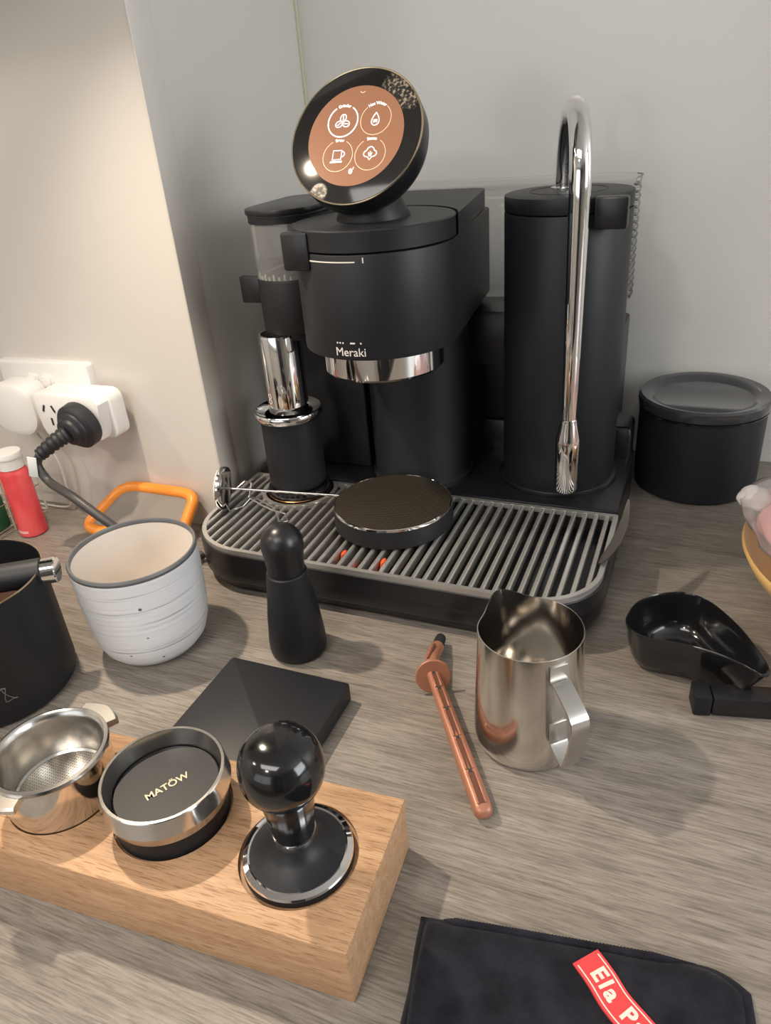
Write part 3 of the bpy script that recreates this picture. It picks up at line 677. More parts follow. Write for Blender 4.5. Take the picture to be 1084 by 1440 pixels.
# ================================================================== SPATULA BLADE ON THE RIGHT END OF THE GRATE
sp = []
for t, wd in ((0, 0.003), (0.12, 0.0075), (0.35, 0.0095), (0.6, 0.0085), (0.8, 0.006), (0.94, 0.0035), (1.0, 0.0015)):
    sp.append((t, wd))
bm = new_bm(); P0 = Vector((-0.0535, 0.5375, 0.0515)); P1 = Vector((-0.0395, 0.6010, 0.0810)); dv = (P1 - P0); side = Vector((0.93, -0.30, 0.2)).normalized(); nn = dv.normalized().cross(side).normalized()
rings = []
for t, wd in sp:
    c = P0 + dv * t + nn * (0.004 * math.sin(PI * t)) + side * (0.004 * math.sin(PI * t))
    rings.append([bm.verts.new(c + side * s * wd / 2 + nn * q * 0.0006) for s, q in ((-1, -1), (1, -1), (1, 1), (-1, 1))])
for p, q in zip(rings, rings[1:]):
    for k in range(4): bm.faces.new((p[k], p[(k + 1) % 4], q[(k + 1) % 4], q[k]))
bm.faces.new(rings[0][::-1]); bm.faces.new(rings[-1])
single('frothing_blade', bm, nmat('dull_blade_steel', (0.15, 0.14, 0.13), 0.30, metal=0.8), 'small curved steel blade leaning on right end of drip grate', 'spatula')

# ================================================================== CANISTER
cn = thing('coffee_canister', 'black cylindrical canister with flared translucent lid by back wall', 'canister', (0.0130, 0.8180, 0))
c3 = (0.0130, 0.8180, 0)
part('canister_body', lathe([(0, 0.0005), (0.060, 0.0005), (0.0635, 0.003), (0.0645, 0.012), (0.0645, 0.094), (0, 0.094)], 88, c3), 'black_matte', cn)
ld = part('canister_lid', lathe([(0, 0.0935), (0.0640, 0.0935), (0.0662, 0.0950), (0.0672, 0.0995), (0.0668, 0.1045), (0.0645, 0.1068), (0.0600, 0.1060), (0.0535, 0.1040), (0.0500, 0.1010), (0.049, 0.1005), (0, 0.1005)], 96, c3), nmat('smoked_lid', (0.035, 0.037, 0.042), 0.12, coat=0.5), cn, 'smoky glossy lid with raised rim')
part('lid_seal', lathe([(0.0650, 0.0915), (0.0662, 0.0920), (0.0662, 0.0936), (0.0650, 0.0940)], 88, c3, closed=True), 'black_gloss', ld)

# ================================================================== CUP
cu = thing('stoneware_cup', 'white ridged stoneware cup with dark grey rim, beside knock box', 'cup', (-0.4120, 0.3910, 0))
c3 = (-0.4120, 0.3910, 0)
part('cup_wall', lathe([(0, 0.0008), (0.0330, 0.0008), (0.0385, 0.0035), (0.0445, 0.0110), (0.0485, 0.0230), (0.0503, 0.0380), (0.0515, 0.0600), (0.0523, 0.0925)], 96, c3), 'glaze', cu)
part('cup_inside', lathe([(0.0495, 0.0925), (0.0480, 0.060), (0.0460, 0.030), (0.0420, 0.014), (0.034, 0.0085), (0, 0.0075)], 96, c3), 'glaze_in', cu, 'smooth cream inside')
part('cup_rim', lathe([(0.0495, 0.0922), (0.0523, 0.0922), (0.0526, 0.0945), (0.0516, 0.0962), (0.0502, 0.0962), (0.0493, 0.0945)], 96, c3, closed=True), 'rim_grey', cu, 'dark grey unglazed rim')

# ================================================================== NEEDLE TOOL
wd = thing('needle_distribution_tool', 'black cone-shaped distribution tool with domed top standing upright', 'coffee tool', (-0.2835, 0.4185, 0))
c3 = (-0.2835, 0.4185, 0)
part('tool_base', lathe([(0, 0.0005), (0.0205, 0.0005), (0.0235, 0.0025), (0.0242, 0.0075), (0.0238, 0.016), (0.0215, 0.040), (0.0185, 0.062), (0.0165, 0.0790), (0.0155, 0.0800), (0, 0.080)], 64, c3), 'black_matte', wd)
dome = [(0, 0.0798), (0.0147, 0.0798), (0.0150, 0.082), (0.0158, 0.094), (0.0170, 0.103)] + [(0.0170 * math.cos(a), 0.1055 + 0.0170 * math.sin(a)) for a in [R_(8 + 82 * k / 12) for k in range(12)]] + [(0, 0.1225)]
part('tool_grip', lathe(dome, 64, c3), 'black_semi', wd, 'glossy domed grip')

# ================================================================== SCALE
sl = thing('coffee_scale', 'flat square black slab scale lying behind the wooden block', 'scale', (-0.2665, 0.3215, 0))
part('scale_top', prism(rrect(-0.3195, 0.2690, -0.2135, 0.3745, 0.0025, 4), 0.0025, 0.0172, 0.0006), 'black_matte', sl)
for fx, fy in ((-0.308, 0.281), (-0.225, 0.281), (-0.308, 0.363), (-0.225, 0.363)):
    part('foot', lathe([(0, 0.0001), (0.005, 0.0001), (0.005, 0.003), (0, 0.003)], 16, (fx, fy, 0)), 'rubber', sl)

# ================================================================== WOODEN BLOCK
BO = (-0.1208, 0.1742, 0); BROT = R_(3.4); BT = 0.0435
bf = T(Vector(BO)) @ Matrix.Rotation(BROT, 4, 'Z'); bi = bf.inverted()
TP = (-0.1694, 0.2161); DP = (-0.2550, 0.2178); FP = (-0.3300, 0.2075)
bk = thing('tool_block', 'rectangular beech block holding the portafilter basket, leveller and tamper', 'wooden stand', BO, BROT)
def block_mesh():
    """block with three round recesses in its top, built as a quad-fan top face"""
    L, D = 0.243, 0.0945
    o = bpy.data.objects.new('tmp', bpy.data.meshes.new('tmp')); b = new_bm(); box(-L, 0, 0.0004, 0, D, BT, 0.0012, b, 2); b.to_mesh(o.data); b.free(); COL.objects.link(o)
    cuts = []
    for (px, py), r in ((TP, 0.0335), (DP, 0.0352), (FP, 0.0330)):
        q = bi @ Vector((px, py, 0)); c = bpy.data.objects.new('cut', bpy.data.meshes.new('cut')); b = lathe([(0, BT - 0.0030), (r, BT - 0.0030), (r, BT + 0.01), (0, BT + 0.01)], 72, (q.x, q.y, 0)); bmesh.ops.recalc_face_normals(b, faces=b.faces[:]); b.to_mesh(c.data); b.free(); COL.objects.link(c)
        md = o.modifiers.new('b', 'BOOLEAN'); md.object = c; md.operation = 'DIFFERENCE'; md.solver = 'EXACT'; cuts.append(c)
    me = bpy.data.meshes.new_from_object(o.evaluated_get(bpy.context.evaluated_depsgraph_get())); b = new_bm(); b.from_mesh(me)
    for c in cuts + [o]: bpy.data.objects.remove(c)
    return b
part('block_body', block_mesh(), 'beech', bk, local=True, at=bf, sharp=30)
Z = BT - 0.0030 + 0.0002

# ================================================================== TAMPER
tm = thing('tamper', 'black dome-handled tamper with steel-edged base in right end of wooden block', 'tamper', (*TP, Z))
c3 = (*TP, 0)
tb = part('tamper_base', lathe([(0, Z), (0.0300, Z), (0.0310, Z + 0.001), (0.0310, Z + 0.0050), (0.0290, Z + 0.0062), (0.0262, Z + 0.0072), (0.018, Z + 0.0105), (0.0135, Z + 0.0145), (0.0118, Z + 0.0190), (0, Z + 0.0190)], 80, c3), 'black_matte', tm)
part('base_rim', lathe([(0.0310, Z + 0.0048), (0.0303, Z + 0.0062), (0.0276, Z + 0.0074), (0.0266, Z + 0.0070), (0.0285, Z + 0.0050)], 80, c3, closed=True), 'chrome', tb, 'bright steel rim')
part('collar', lathe([(0, Z + 0.0180), (0.0119, Z + 0.0180), (0.0122, Z + 0.0195), (0.0120, Z + 0.0225), (0, Z + 0.0225)], 56, c3), 'steel_polish', tm, 'steel collar')
H0 = Z + 0.0224
prof = [(0, H0), (0.0115, H0), (0.0122, H0 + 0.008), (0.0136, H0 + 0.020), (0.0154, H0 + 0.0310), (0.0168, H0 + 0.0338), (0.0190, H0 + 0.0360), (0.0209, H0 + 0.0392), (0.0220, H0 + 0.0435), (0.0223, H0 + 0.0485), (0.0216, H0 + 0.0540), (0.0198, H0 + 0.0592), (0.0163, H0 + 0.0636), (0.0115, H0 + 0.0664), (0.006, H0 + 0.0677), (0, H0 + 0.0680)]
pr3 = catmull([(r, z, 0) for r, z in prof[1:]], 4)
part('handle', lathe([(0, H0)] + [(max(p.x, 0), p.y) for p in pr3[:-1]] + [(0, H0 + 0.0680)], 80, c3), 'black_gloss', tm, 'glossy black knob handle', sharp=60)

# ================================================================== LEVELLER
lv = thing('coffee_leveller', 'steel-ringed leveller with black recessed top on middle of wooden block', 'coffee tool', (*DP, Z))
c3 = (*DP, 0)
part('leveller_base', lathe([(0, Z), (0.0325, Z), (0.0335, Z + 0.001), (0.0335, Z + 0.0190), (0, Z + 0.0190)], 80, c3), 'black_soft', lv)
part('steel_ring', lathe([(0.0330, Z + 0.0150), (0.0346, Z + 0.0150), (0.0352, Z + 0.0156), (0.0377, Z + 0.0232), (0.0358, Z + 0.0336), (0.0354, Z + 0.0341), (0.0338, Z + 0.0341), (0.0312, Z + 0.0240), (0.0308, Z + 0.0180)], 96, c3, closed=True), 'steel_turned', lv, 'bright bevelled steel ring', sharp=12)
tp = part('top_plate', lathe([(0, Z + 0.0185), (0.0307, Z + 0.0185), (0.0307, Z + 0.0222), (0.0300, Z + 0.0228), (0, Z + 0.0228)], 80, c3), 'black_matte', lv, 'recessed black plate')
LR = T(Vector((DP[0] + 0.001, DP[1] - 0.0005, Z + 0.0230))) @ Matrix.Rotation(R_(60), 4, 'Z')
part('plate_lettering', xf(text_bm('MATÖW', 0.0068, None, 0.00012, 1.0), LR), 'cream_print', tp, 'cream lettering reading MATOW')

# ================================================================== PORTAFILTER BASKET
pf = thing('portafilter_basket', 'polished steel basket with two side lugs at left end of wooden block', 'filter basket', (*FP, Z))
c3 = (*FP, 0)
part('outer_ring', lathe([(0.0300, Z), (0.0318, Z), (0.0326, Z + 0.004), (0.0334, Z + 0.012), (0.0336, Z + 0.0340), (0.0342, Z + 0.0345), (0.0342, Z + 0.0372), (0.0310, Z + 0.0372), (0.0304, Z + 0.0340), (0.0300, Z + 0.010)], 88, c3, closed=True), 'steel_polish', pf)
bs = part('basket', lathe([(0, Z + 0.0080), (0.0262, Z + 0.0080), (0.0276, Z + 0.0092), (0.0298, Z + 0.034), (0.0308, Z + 0.0376), (0.0326, Z + 0.0392), (0.0344, Z + 0.0386), (0.0350, Z + 0.0366), (0.0342, Z + 0.0352)], 88, c3), 'steel', pf, 'rolled-rim filter basket')
part('basket_floor', lathe([(0, Z + 0.0086), (0.0255, Z + 0.0086), (0.0262, Z + 0.0082), (0.0255, Z + 0.0081), (0, Z + 0.0081)], 72, c3), 'perforated', bs, 'finely perforated floor')
for sgn, a0 in ((1, R_(80)), (-1, R_(266))):
    b = new_bm(); rings = []
    for k in range(11):
        a = a0 - R_(21) + R_(42) * k / 10; c_, s_ = math.cos(a), math.sin(a); ro = 0.0440 - 0.0024 * abs(k - 5) / 5
        rings.append([b.verts.new((FP[0] + r * c_, FP[1] + r * s_, z)) for r, z in ((0.0330, Z + 0.0318), (ro, Z + 0.0318), (ro + 0.0004, Z + 0.0348), (ro - 0.0010, Z + 0.0362), (0.0330, Z + 0.0368))])
    for p, q in zip(rings, rings[1:]):
        for k in range(5): b.faces.new((p[k], p[(k + 1) % 5], q[(k + 1) % 5], q[k]))
    b.faces.new(rings[0][::-1]); b.faces.new(rings[-1])
    part('lug', b, 'steel_bright', pf)

# ================================================================== MILK JUG
JC = Vector((-0.0785, 0.3820, 0)); HA = math.atan2(-0.74, 0.67)   # handle direction
jg = thing('milk_jug', 'stainless steel milk jug with spout and flat strip handle', 'jug', JC)
seg = 96; prof = [(0.0, 0.0008), (0.0330, 0.0008), (0.0360, 0.0025), (0.0376, 0.0070), (0.0378, 0.0140), (0.0374, 0.026), (0.0366, 0.045), (0.0356, 0.065), (0.0349, 0.082), (0.0347, 0.0955)]
prin = [(0.0340, 0.0955), (0.0342, 0.082), (0.0349, 0.065), (0.0359, 0.045), (0.0367, 0.026), (0.0369, 0.010), (0.033, 0.004), (0.0, 0.0035)]
def jug_vert(r, z, a):
    spa = HA + PI; d_ = (a - spa + PI) % (2 * PI) - PI
    k = max(0.0, (z - 0.050) / 0.0455)
    lip = k ** 1.5 * 0.0105 * (math.exp(-(abs(d_) / 0.30) ** 1.5)) - k ** 1.6 * 0.0014 * (math.exp(-((abs(d_) - 0.70) / 0.25) ** 2))
    zz = z + (0.0022 * math.exp(-(d_ / 0.34) ** 2) * k ** 2)
    return (JC.x + (r + lip) * math.cos(a), JC.y + (r + lip) * math.sin(a), zz)
bm = new_bm(); rings = []
dense = [(p.x, p.y) for p in catmull([(r, z, 0) for r, z in prof[1:]], 3)]; densi = [(p.x, p.y) for p in catmull([(r, z, 0) for r, z in prin[:-1]], 3)]
for r, z in [prof[0]] + dense + densi + [prin[-1]]:
    rings.append([bm.verts.new((JC.x, JC.y, z))] if r < 1e-6 else [bm.verts.new(jug_vert(r, z, 2 * PI * i / seg)) for i in range(seg)])
for p, q in zip(rings, rings[1:]):
    for i in range(seg):
        j = (i + 1) % seg
        if len(p) == 1: bm.faces.new((p[0], q[j], q[i]))
        elif len(q) == 1: bm.faces.new((p[i], p[j], q[0]))
        else: bm.faces.new((p[i], p[j], q[j], q[i]))
part('jug_body', bm, nmat('jug_steel', (0.68, 0.65, 0.61), 0.15, metal=1), jg, sharp=50)
hd = Vector((math.cos(HA), math.sin(HA), 0)); sd = Vector((-hd.y, hd.x, 0))
hp_ = [(0.0352, 0.0905), (0.0358, 0.0790), (0.0372, 0.0775), (0.0390, 0.0795), (0.0530, 0.0725), (0.0590, 0.0680), (0.0608, 0.0645), (0.0610, 0.0590), (0.0575, 0.0400), (0.0530, 0.0235), (0.0518, 0.0220), (0.0500, 0.0225), (0.0400, 0.0285), (0.0384, 0.0315), (0.0376, 0.0400), (0.0370, 0.0450)]
path = [JC + hd * r + Vector((0, 0, z)) for r, z in hp_]
part('jug_handle', strip_solid(catmull(path, 4), sd * 0.0125, 0.0013), 'steel', jg, 'flat bent steel strip handle')

# ================================================================== COPPER BRUSH
b0 = Vector((-0.0870, 0.3000, 0.0062)); b1 = Vector((-0.1560, 0.4030, 0.0150)); b2 = Vector((-0.1640, 0.4225, 0.0150)); b3 = Vector((-0.1668, 0.4430, 0.0100)); b4 = Vector((-0.1690, 0.4580, 0.0070))
br = thing('cleaning_brush', 'copper-coloured stick brush with round guard and black tip on worktop', 'brush', (-0.126, 0.36, 0))
dirv = (b1 - b0).normalized(); sdv = dirv.cross(Vector((0, 0, 1))).normalized(); upv = sdv.cross(dirv).normalized()
bm = new_bm(); rings = []
Lst = (b1 - b0).length
for t, s in ((0, 0.25), (0.008, 0.7), (0.025, 0.95), (0.05, 1), (0.4, 0.98), (1.0, 0.80), (1.06, 0.76)):
    c = b0.lerp(b1, t); hw, hh = 0.0062 * s, 0.0052 * s
    rings.append([bm.verts.new(c + sdv * hw * math.copysign(abs(math.cos(a)) ** 0.7, math.cos(a)) + upv * hh * math.copysign(abs(math.sin(a)) ** 0.7, math.sin(a))) for a in [2 * PI * k / 20 for k in range(20)]])
for p, q in zip(rings, rings[1:]):
    for k in range(20): bm.faces.new((p[k], p[(k + 1) % 20], q[(k + 1) % 20], q[k]))
bm.faces.new(rings[0][::-1]); bm.faces.new(rings[-1])
stick = part('stick', bm, 'copper_plastic', br)
FRM = Matrix((( *sdv, 0), (*dirv, 0), (*upv, 0), (0, 0, 0, 1))).transposed()
for t0, t1, ta in ((0.05, 0.245, 0), (0.265, 0.475, 0), (0.495, 0.69, 0), (0.71, 0.86, 0), (0.88, 0.99, 0)):
    s = 1 - 0.2 * (t0 + t1) / 2
    c = b0.lerp(b1, (t0 + t1) / 2) + upv * 0.0052 * s; Lh = (t1 - t0) * Lst / 2
    bmx = new_bm()
    for sx in (-1, 1): box(sx * 0.0026 * s - 0.0006, -Lh, -0.0006, sx * 0.0026 * s + 0.0006, Lh, 0.0012, 0.0003, bmx)
    part('groove_rib', xf(bmx, T(c) @ FRM), 'copper_plastic', stick)
    part('groove', xf(box(-0.0021 * s, -Lh, -0.0004, 0.0021 * s, Lh, 0.0003), T(c) @ FRM), 'copper_dark', stick)
    part('stud', xf(box(-0.0012, -0.0012, -0.0004, 0.0012, 0.0012, 0.0006), T(b0.lerp(b1, t1 + 0.01) + upv * 0.0051 * s) @ FRM), 'slot', stick)
gF = T(Vector((-0.1570, 0.4040, 0.0147))) @ (Vector((0.42, -0.86, 0.28)).normalized()).to_track_quat('Z', 'Y').to_matrix().to_4x4()
part('guard_disc', lathe([(0, -0.0010), (0.0128, -0.0010), (0.0138, -0.0004), (0.0138, 0.0006), (0.0128, 0.0012), (0, 0.0012)], 56), "copper_plastic", br, at=gF, local=True, sharp=22)
nk = []
bm = tube(catmull([b1, b2, b3], 6), [0.0042, 0.0042, 0.0044, 0.0047, 0.0050, 0.0053, 0.0055, 0.0056, 0.0057, 0.0057, 0.0057, 0.0057, 0.0055], 20)
neck = part('neck', bm, 'copper_plastic', br)
ndir = (b3 - b2).normalized()
part('neck_slot', tube(catmull([b2 + Vector((-0.001, -0.006, 0.0048)), b2 + Vector((-0.0012, 0.004, 0.0054)), b2 + Vector((-0.0018, 0.012, 0.0044))], 5), 0.0012, 8), 'copper_dark', neck)
part('bristles', tube([b3 - ndir * 0.001, b3.lerp(b4, 0.5), b4], [0.0049, 0.0048, 0.0044], 18), 'bristle', br, 'black bristle tip')

# ================================================================== TOWEL
tw = thing('towel', 'folded black microfibre towel with red woven tag at front edge', 'towel', (-0.02, 0.17, 0))
TLc, TRc = Vector((-0.1045, 0.2290)), Vector((0.0620, 0.2560)); ex = (TRc - TLc).normalized(); ey = Vector((ex.y, -ex.x))
Wt = (TRc - TLc).length
def towel_layer(u0, u1, v0, v1, zb, zt, nu=56, nv=44, seed=0.0):
    from mathutils import noise
    bm = new_bm(); top, bot = [], []
    for j in range(nv + 1):
        rt, rb = [], []
        for i in range(nu + 1):
            a = i / nu; b = j / nv; u = u0 + (u1 - u0) * a; v = v0 + (v1 - v0) * b
            wob = 0.0016 * noise.noise(Vector((u * 40 + seed, v * 40, seed)))
            fall = (1 - abs(2 * a - 1) ** 16) * (1 - abs(2 * b - 1) ** 18)
            cr = 0.010 * (max(0, a - 0.88) / 0.12) ** 2 * max(0, 1 - b * 5)       # rounded right corner
            p = TLc + ex * (u + wob * 0.6) + ey * (v + wob * 0.8 + cr)
            h = zb + (zt - zb) * max(fall, 0.0) ** 0.4 + 0.0016 * noise.noise(Vector((u * 22 + seed, v * 22, 3))) * fall + 0.0005 * noise.noise(Vector((u * 120, v * 120, 5))) * fall
            rt.append(bm.verts.new((p.x, p.y, h))); rb.append(bm.verts.new((p.x, p.y, zb - 0.0002)))
        top.append(rt); bot.append(rb)
    for g_, flip in ((top, 1), (bot, 0)):
        for j in range(nv):
            for i in range(nu):
                q = (g_[j][i], g_[j][i + 1], g_[j + 1][i + 1], g_[j + 1][i]); bm.faces.new(q[::-1] if flip else q)
    for i in range(nu):
        bm.faces.new((top[0][i], bot[0][i], bot[0][i + 1], top[0][i + 1])); bm.faces.new((top[nv][i], top[nv][i + 1], bot[nv][i + 1], bot[nv][i]))
    for j in range(nv):
        bm.faces.new((top[j][0], top[j + 1][0], bot[j + 1][0], bot[j][0])); bm.faces.new((top[j][nu], bot[j][nu], bot[j + 1][nu], top[j + 1][nu]))
    return bm
part('lower_fold', towel_layer(0.0, Wt, 0.0, 0.17, 0.0006, 0.0075, seed=1.0), 'towel', tw, sharp=80)
part('upper_fold', towel_layer(0.0035, Wt - 0.006, 0.0045, 0.172, 0.0068, 0.0125, seed=9.0), 'towel', tw, sharp=80)
bm = new_bm(); hem = []
for k in range(150):
    u = 0.014 + (Wt - 0.040) * k / 149; v = 0.0058 + 0.010 * (max(0, (u - 0.0035) / (Wt - 0.0095) - 0.88) / 0.12) ** 2
    p = TLc + ex * u + ey * v; hem.append((p.x, p.y, 0.0106))
tube(hem, [(0.0019 + 0.0004 * (k % 2)) * min(1, (k + 2) / 10, (151 - k) / 25) for k in range(150)], 8, bm)
part('stitched_hem', bm, 'towel', tw, 'ribbed overlocked hem', sharp=80)
# tag
tc = [Vector((-0.0150, 0.2295, 0.0140)), Vector((-0.0060, 0.2210, 0.0148)), Vector((0.0020, 0.2125, 0.0146)), Vector((0.0120, 0.2050, 0.0146)), Vector((0.0250, 0.1960, 0.0142)), Vector((0.040, 0.186, 0.0140))]
tcs = catmull(tc, 8)
cum = [0]
for p, q in zip(tcs, tcs[1:]): cum.append(cum[-1] + (q - p).length)
def on_tag(s, off, lift):
    s = min(max(s, 0), cum[-1] - 1e-6)
    for i in range(len(cum) - 1):
        if cum[i] <= s <= cum[i + 1]: break
    f = (s - cum[i]) / (cum[i + 1] - cum[i]); p = tcs[i].lerp(tcs[i + 1], f); ta = (tcs[min(i + 2, len(tcs) - 1)] - tcs[max(i - 1, 0)]).normalized()
    si = Vector((-ta.y, ta.x, 0)).normalized(); return p + si * off + Vector((0, 0, lift))
def tag_ribbon(o0, o1, z0, z1, s0=0.0, s1=None):
    bm = new_bm(); rings = []; s1 = s1 or cum[-1]
    for k in range(41):
        s = s0 + (s1 - s0) * k / 40; rings.append([bm.verts.new(on_tag(s, o, z)) for o, z in ((o0, z0), (o1, z0), (o1, z1), (o0, z1))])
    for p, q in zip(rings, rings[1:]):
        for k in range(4): bm.faces.new((p[k], p[(k + 1) % 4], q[(k + 1) % 4], q[k]))
    bm.faces.new(rings[0][::-1]); bm.faces.new(rings[-1]); return bm
tg = part('woven_tag', tag_ribbon(-0.0078, 0.0078, -0.0022, 0.0), 'red_tag', tw, 'red woven tag with pale lettering')
for o in (-0.0062, 0.0062): part('tag_border', tag_ribbon(o - 0.0003, o + 0.0003, -0.0001, 0.00025, 0.002), 'tag_white', tg)
part('tag_lettering', text_bm('Ela Pa', 0.0112, lambda co: on_tag(0.0245 + co.x, co.y, 0.0002 + co.z), 0.0004, 1.25), 'tag_white', tg)

# ================================================================== SCOOP DISH
sd_ = thing('dosing_dish', 'black teardrop dosing dish with pouring spout at the right', 'dish', (0.025, 0.495, 0))
rim = [(-0.0250, 0.4800), (-0.0240, 0.4930), (-0.0188, 0.5085), (-0.0078, 0.5206), (0.0052, 0.5284), (0.0184, 0.5305), (0.0343, 0.5225), (0.0515, 0.5010), (0.0638, 0.4780), (0.0722, 0.4560), (0.0722, 0.4480), (0.0670, 0.4458), (0.0550, 0.4535), (0.0380, 0.4605), (0.0174, 0.4640), (-0.0060, 0.4640), (-0.0190, 0.4690)]
rim = [p for p in catmull([(x, y, 0) for x, y in rim], 5, True)]
cx, cy = 0.022, 0.4930
def dish_ring(k, z, ddx=0.0, ddy=0.0, tipz=0.0):
    out = []
    for p in rim:
        x = cx + ddx + (p.x - cx) * k; y = cy + ddy + (p.y - cy) * k; out.append((x, y, z + tipz * max(0, (p.x - 0.03) / 0.045) ** 2))
    return out
lay = [(0.50, 0.0006, 0), (0.72, 0.0008, .004), (0.82, 0.0040, .010), (0.89, 0.0120, .0135), (0.950, 0.0240, .0095), (0.99, 0.0360, .002), (1.010, 0.0388, 0), (1.010, 0.0402, 0), (0.992, 0.0406, 0), (0.968, 0.0392, 0), (0.93, 0.0310, 0), (0.86, 0.0190, .010), (0.74, 0.0100, .011), (0.50, 0.0060, .002), (0.22, 0.0050, 0)]
bm = new_bm(); rings = [[bm.verts.new(q) for q in dish_ring(k, z, -0.004 * (1 - k), 0.010 * (1 - k), tz)] for k, z, tz in lay]
for p, q in zip(rings, rings[1:]):
    for i in range(len(p)): bm.faces.new((p[i], p[(i + 1) % len(p)], q[(i + 1) % len(p)], q[i]))
bm.faces.new(rings[0][::-1]); bm.faces.new(rings[-1])
part('dish_bowl', bm, 'black_gloss', sd_, sharp=60)

# ================================================================== BAR HANDLE
ba = Vector((0.0270, 0.4420, 0)); bdir = Vector((0.93, 0.26, 0)).normalized(); brot = math.atan2(0.20, 0.98)
hb = thing('brush_bar', 'black square-ended plastic bar lying in front of the dosing dish', 'bar', (0.0270, 0.4440, 0), brot)
part('bar_body', box(0.0125, -0.0085, 0.0004, 0.125, 0.0085, 0.0172, 0.002), 'black_semi', hb, local=True)
part('bar_cap', box(0.0, -0.0092, 0.0003, 0.0120, 0.0092, 0.0178, 0.0015), 'black_soft', hb, local=True)

# ================================================================== BOWL + BAG AT THE RIGHT
bc = (0.1900, 0.5980, 0)
bw = thing('amber_bowl', 'amber shallow bowl at the right edge of the worktop', 'bowl', bc)
part('bowl_wall', lathe([(0, 0.0006), (0.060, 0.0006), (0.085, 0.006), (0.112, 0.022), (0.130, 0.046), (0.1360, 0.058), (0.1345, 0.0605), (0.1300, 0.057), (0.110, 0.028), (0.082, 0.012), (0, 0.008)], 80, bc), 'yellow_bowl', bw, sharp=60)
def lump(c, r, seed, amp=0.12, sub=4):
    from mathutils import noise
    bm = new_bm(); bmesh.ops.create_icosphere(bm, subdivisions=sub, radius=1)
    for v in bm.verts:
        n_ = 1 + amp * noise.noise(v.co * 1.7 + Vector((seed, 0, 0))) + amp * 0.4 * noise.noise(v.co * 5 + Vector((0, seed, 0))); v.co = Vector((c[0] + v.co.x * r[0] * n_, c[1] + v.co.y * r[1] * n_, c[2] + v.co.z * r[2] * n_))
    return bm
fb = thing('food_bag', 'clear knotted plastic bag with pink contents in the amber bowl', 'bag', (0.16, 0.605, 0.05))
part('bag_contents', lump((0.156, 0.605, 0.076), (0.096, 0.094, 0.020), 3.0), 'pink_food', fb, sharp=80)
part('bag_film', lump((0.158, 0.604, 0.082), (0.106, 0.106, 0.026), 8.0, 0.10), 'bag', fb, sharp=80)
part('bag_knot', lump((0.0620, 0.6300, 0.0810), (0.014, 0.016, 0.009), 5.0, 0.16, 4), 'bag_knot', fb, sharp=80)

# ================================================================== KNOCK BOX
KC = (-0.5060, 0.3030, 0)
kb = thing('knock_box', 'black cylindrical knock box with crossbar and coffee grounds at left edge', 'knock box', KC)
part('box_body', lathe([(0, 0.0005), (0.0575, 0.0005), (0.0600, 0.003), (0.0610, 0.010), (0.0608, 0.1042), (0.0598, 0.1042), (0.0590, 0.012), (0, 0.008)], 96, KC), 'black_soft', kb)
part('box_rim', lathe([(0.0600, 0.1040), (0.0609, 0.1040), (0.0609, 0.1049), (0.0600, 0.1049)], 96, KC, closed=True), 'gold', kb, 'thin pale metal rim')
part('coffee_grounds', lump((KC[0], KC[1], 0.042), (0.0545, 0.0545, 0.034), 2.0, 0.10), 'grounds', kb, sharp=80)
kd = Vector((0.83, 0.558, 0)).normalized(); kc = Vector((KC[0], KC[1], 0.1000))
bar = part('crossbar', tube([kc - kd * 0.0610, kc + kd * 0.0610], 0.0112, 28), 'rubber', kb)
for s in (-1, 1): part('bar_end', tube([kc + kd * s * 0.0608, kc + kd * s * 0.0622, kc + kd * s * 0.0718, kc + kd * s * 0.0728], [0.0096, 0.0104, 0.0104, 0.0096], 28), 'chrome', bar, 'chrome end cap', sharp=22)
bm = new_bm()
def sq(t): return Vector((0.009 * math.sin(t * 1.0) + 0.0035 * math.sin(5 * t), 0.0075 * math.sin(2.3 * t + 0.6) + 0.002 * math.cos(7 * t), 0))
fnk = on_cyl(KC[0], KC[1], 0.0609, math.atan2(-0.023, 0.038) - 0.10, 0.030, 0.0)
tube([fnk(sq(0.17 * k)) for k in range(36)], 0.00028, 6, bm)
part('scribble_emblem', bm, nmat('grey_print', (0.16, 0.16, 0.16), 0.5), kb, 'faint grey scribble emblem')

# ================================================================== RED BOTTLE
bp = (-0.6830, 0.5140, 0)
bt = thing('red_bottle', 'slim red plastic bottle with white cap against the left wall', 'bottle', bp)
part('bottle_body', lathe([(0, 0.0005), (0.0140, 0.0005), (0.0152, 0.002), (0.0153, 0.0760), (0.0142, 0.0805), (0.0125, 0.0828), (0.0122, 0.084), (0, 0.084)], 56, bp), 'red_bottle', bt)
part('bottle_cap', lathe([(0, 0.0835), (0.0136, 0.0835), (0.0138, 0.0955), (0.0146, 0.0960), (0.0146, 0.1010), (0.0140, 0.1020), (0, 0.1022)], 56, bp), 'white_plastic', bt, 'white flip cap')
fb_ = on_cyl(bp[0], bp[1], 0.0153, -PI / 2 - 0.55, 0.0, 0.0001)
bm = new_bm(); lf = [(-0.001 + 0.0028 * math.sin(2 * PI * k / 20) * 1.0, 0.066 + 0.011 * math.cos(2 * PI * k / 20)) for k in range(20)]
vs = [bm.verts.new(fb_(Vector((x, y, 0.0001)))) for x, y in lf]; vs2 = [bm.verts.new(fb_(Vector((x, y, -0.0004)))) for x, y in lf]
bm.faces.new(vs); bm.faces.new(vs2[::-1])
for k in range(20): bm.faces.new((vs[k], vs[(k + 1) % 20], vs2[(k + 1) % 20], vs2[k]))
part('leaf_print', bm, nmat('yellow_print', (0.85, 0.45, 0.08), 0.5), bt, 'yellow-orange leaf print')
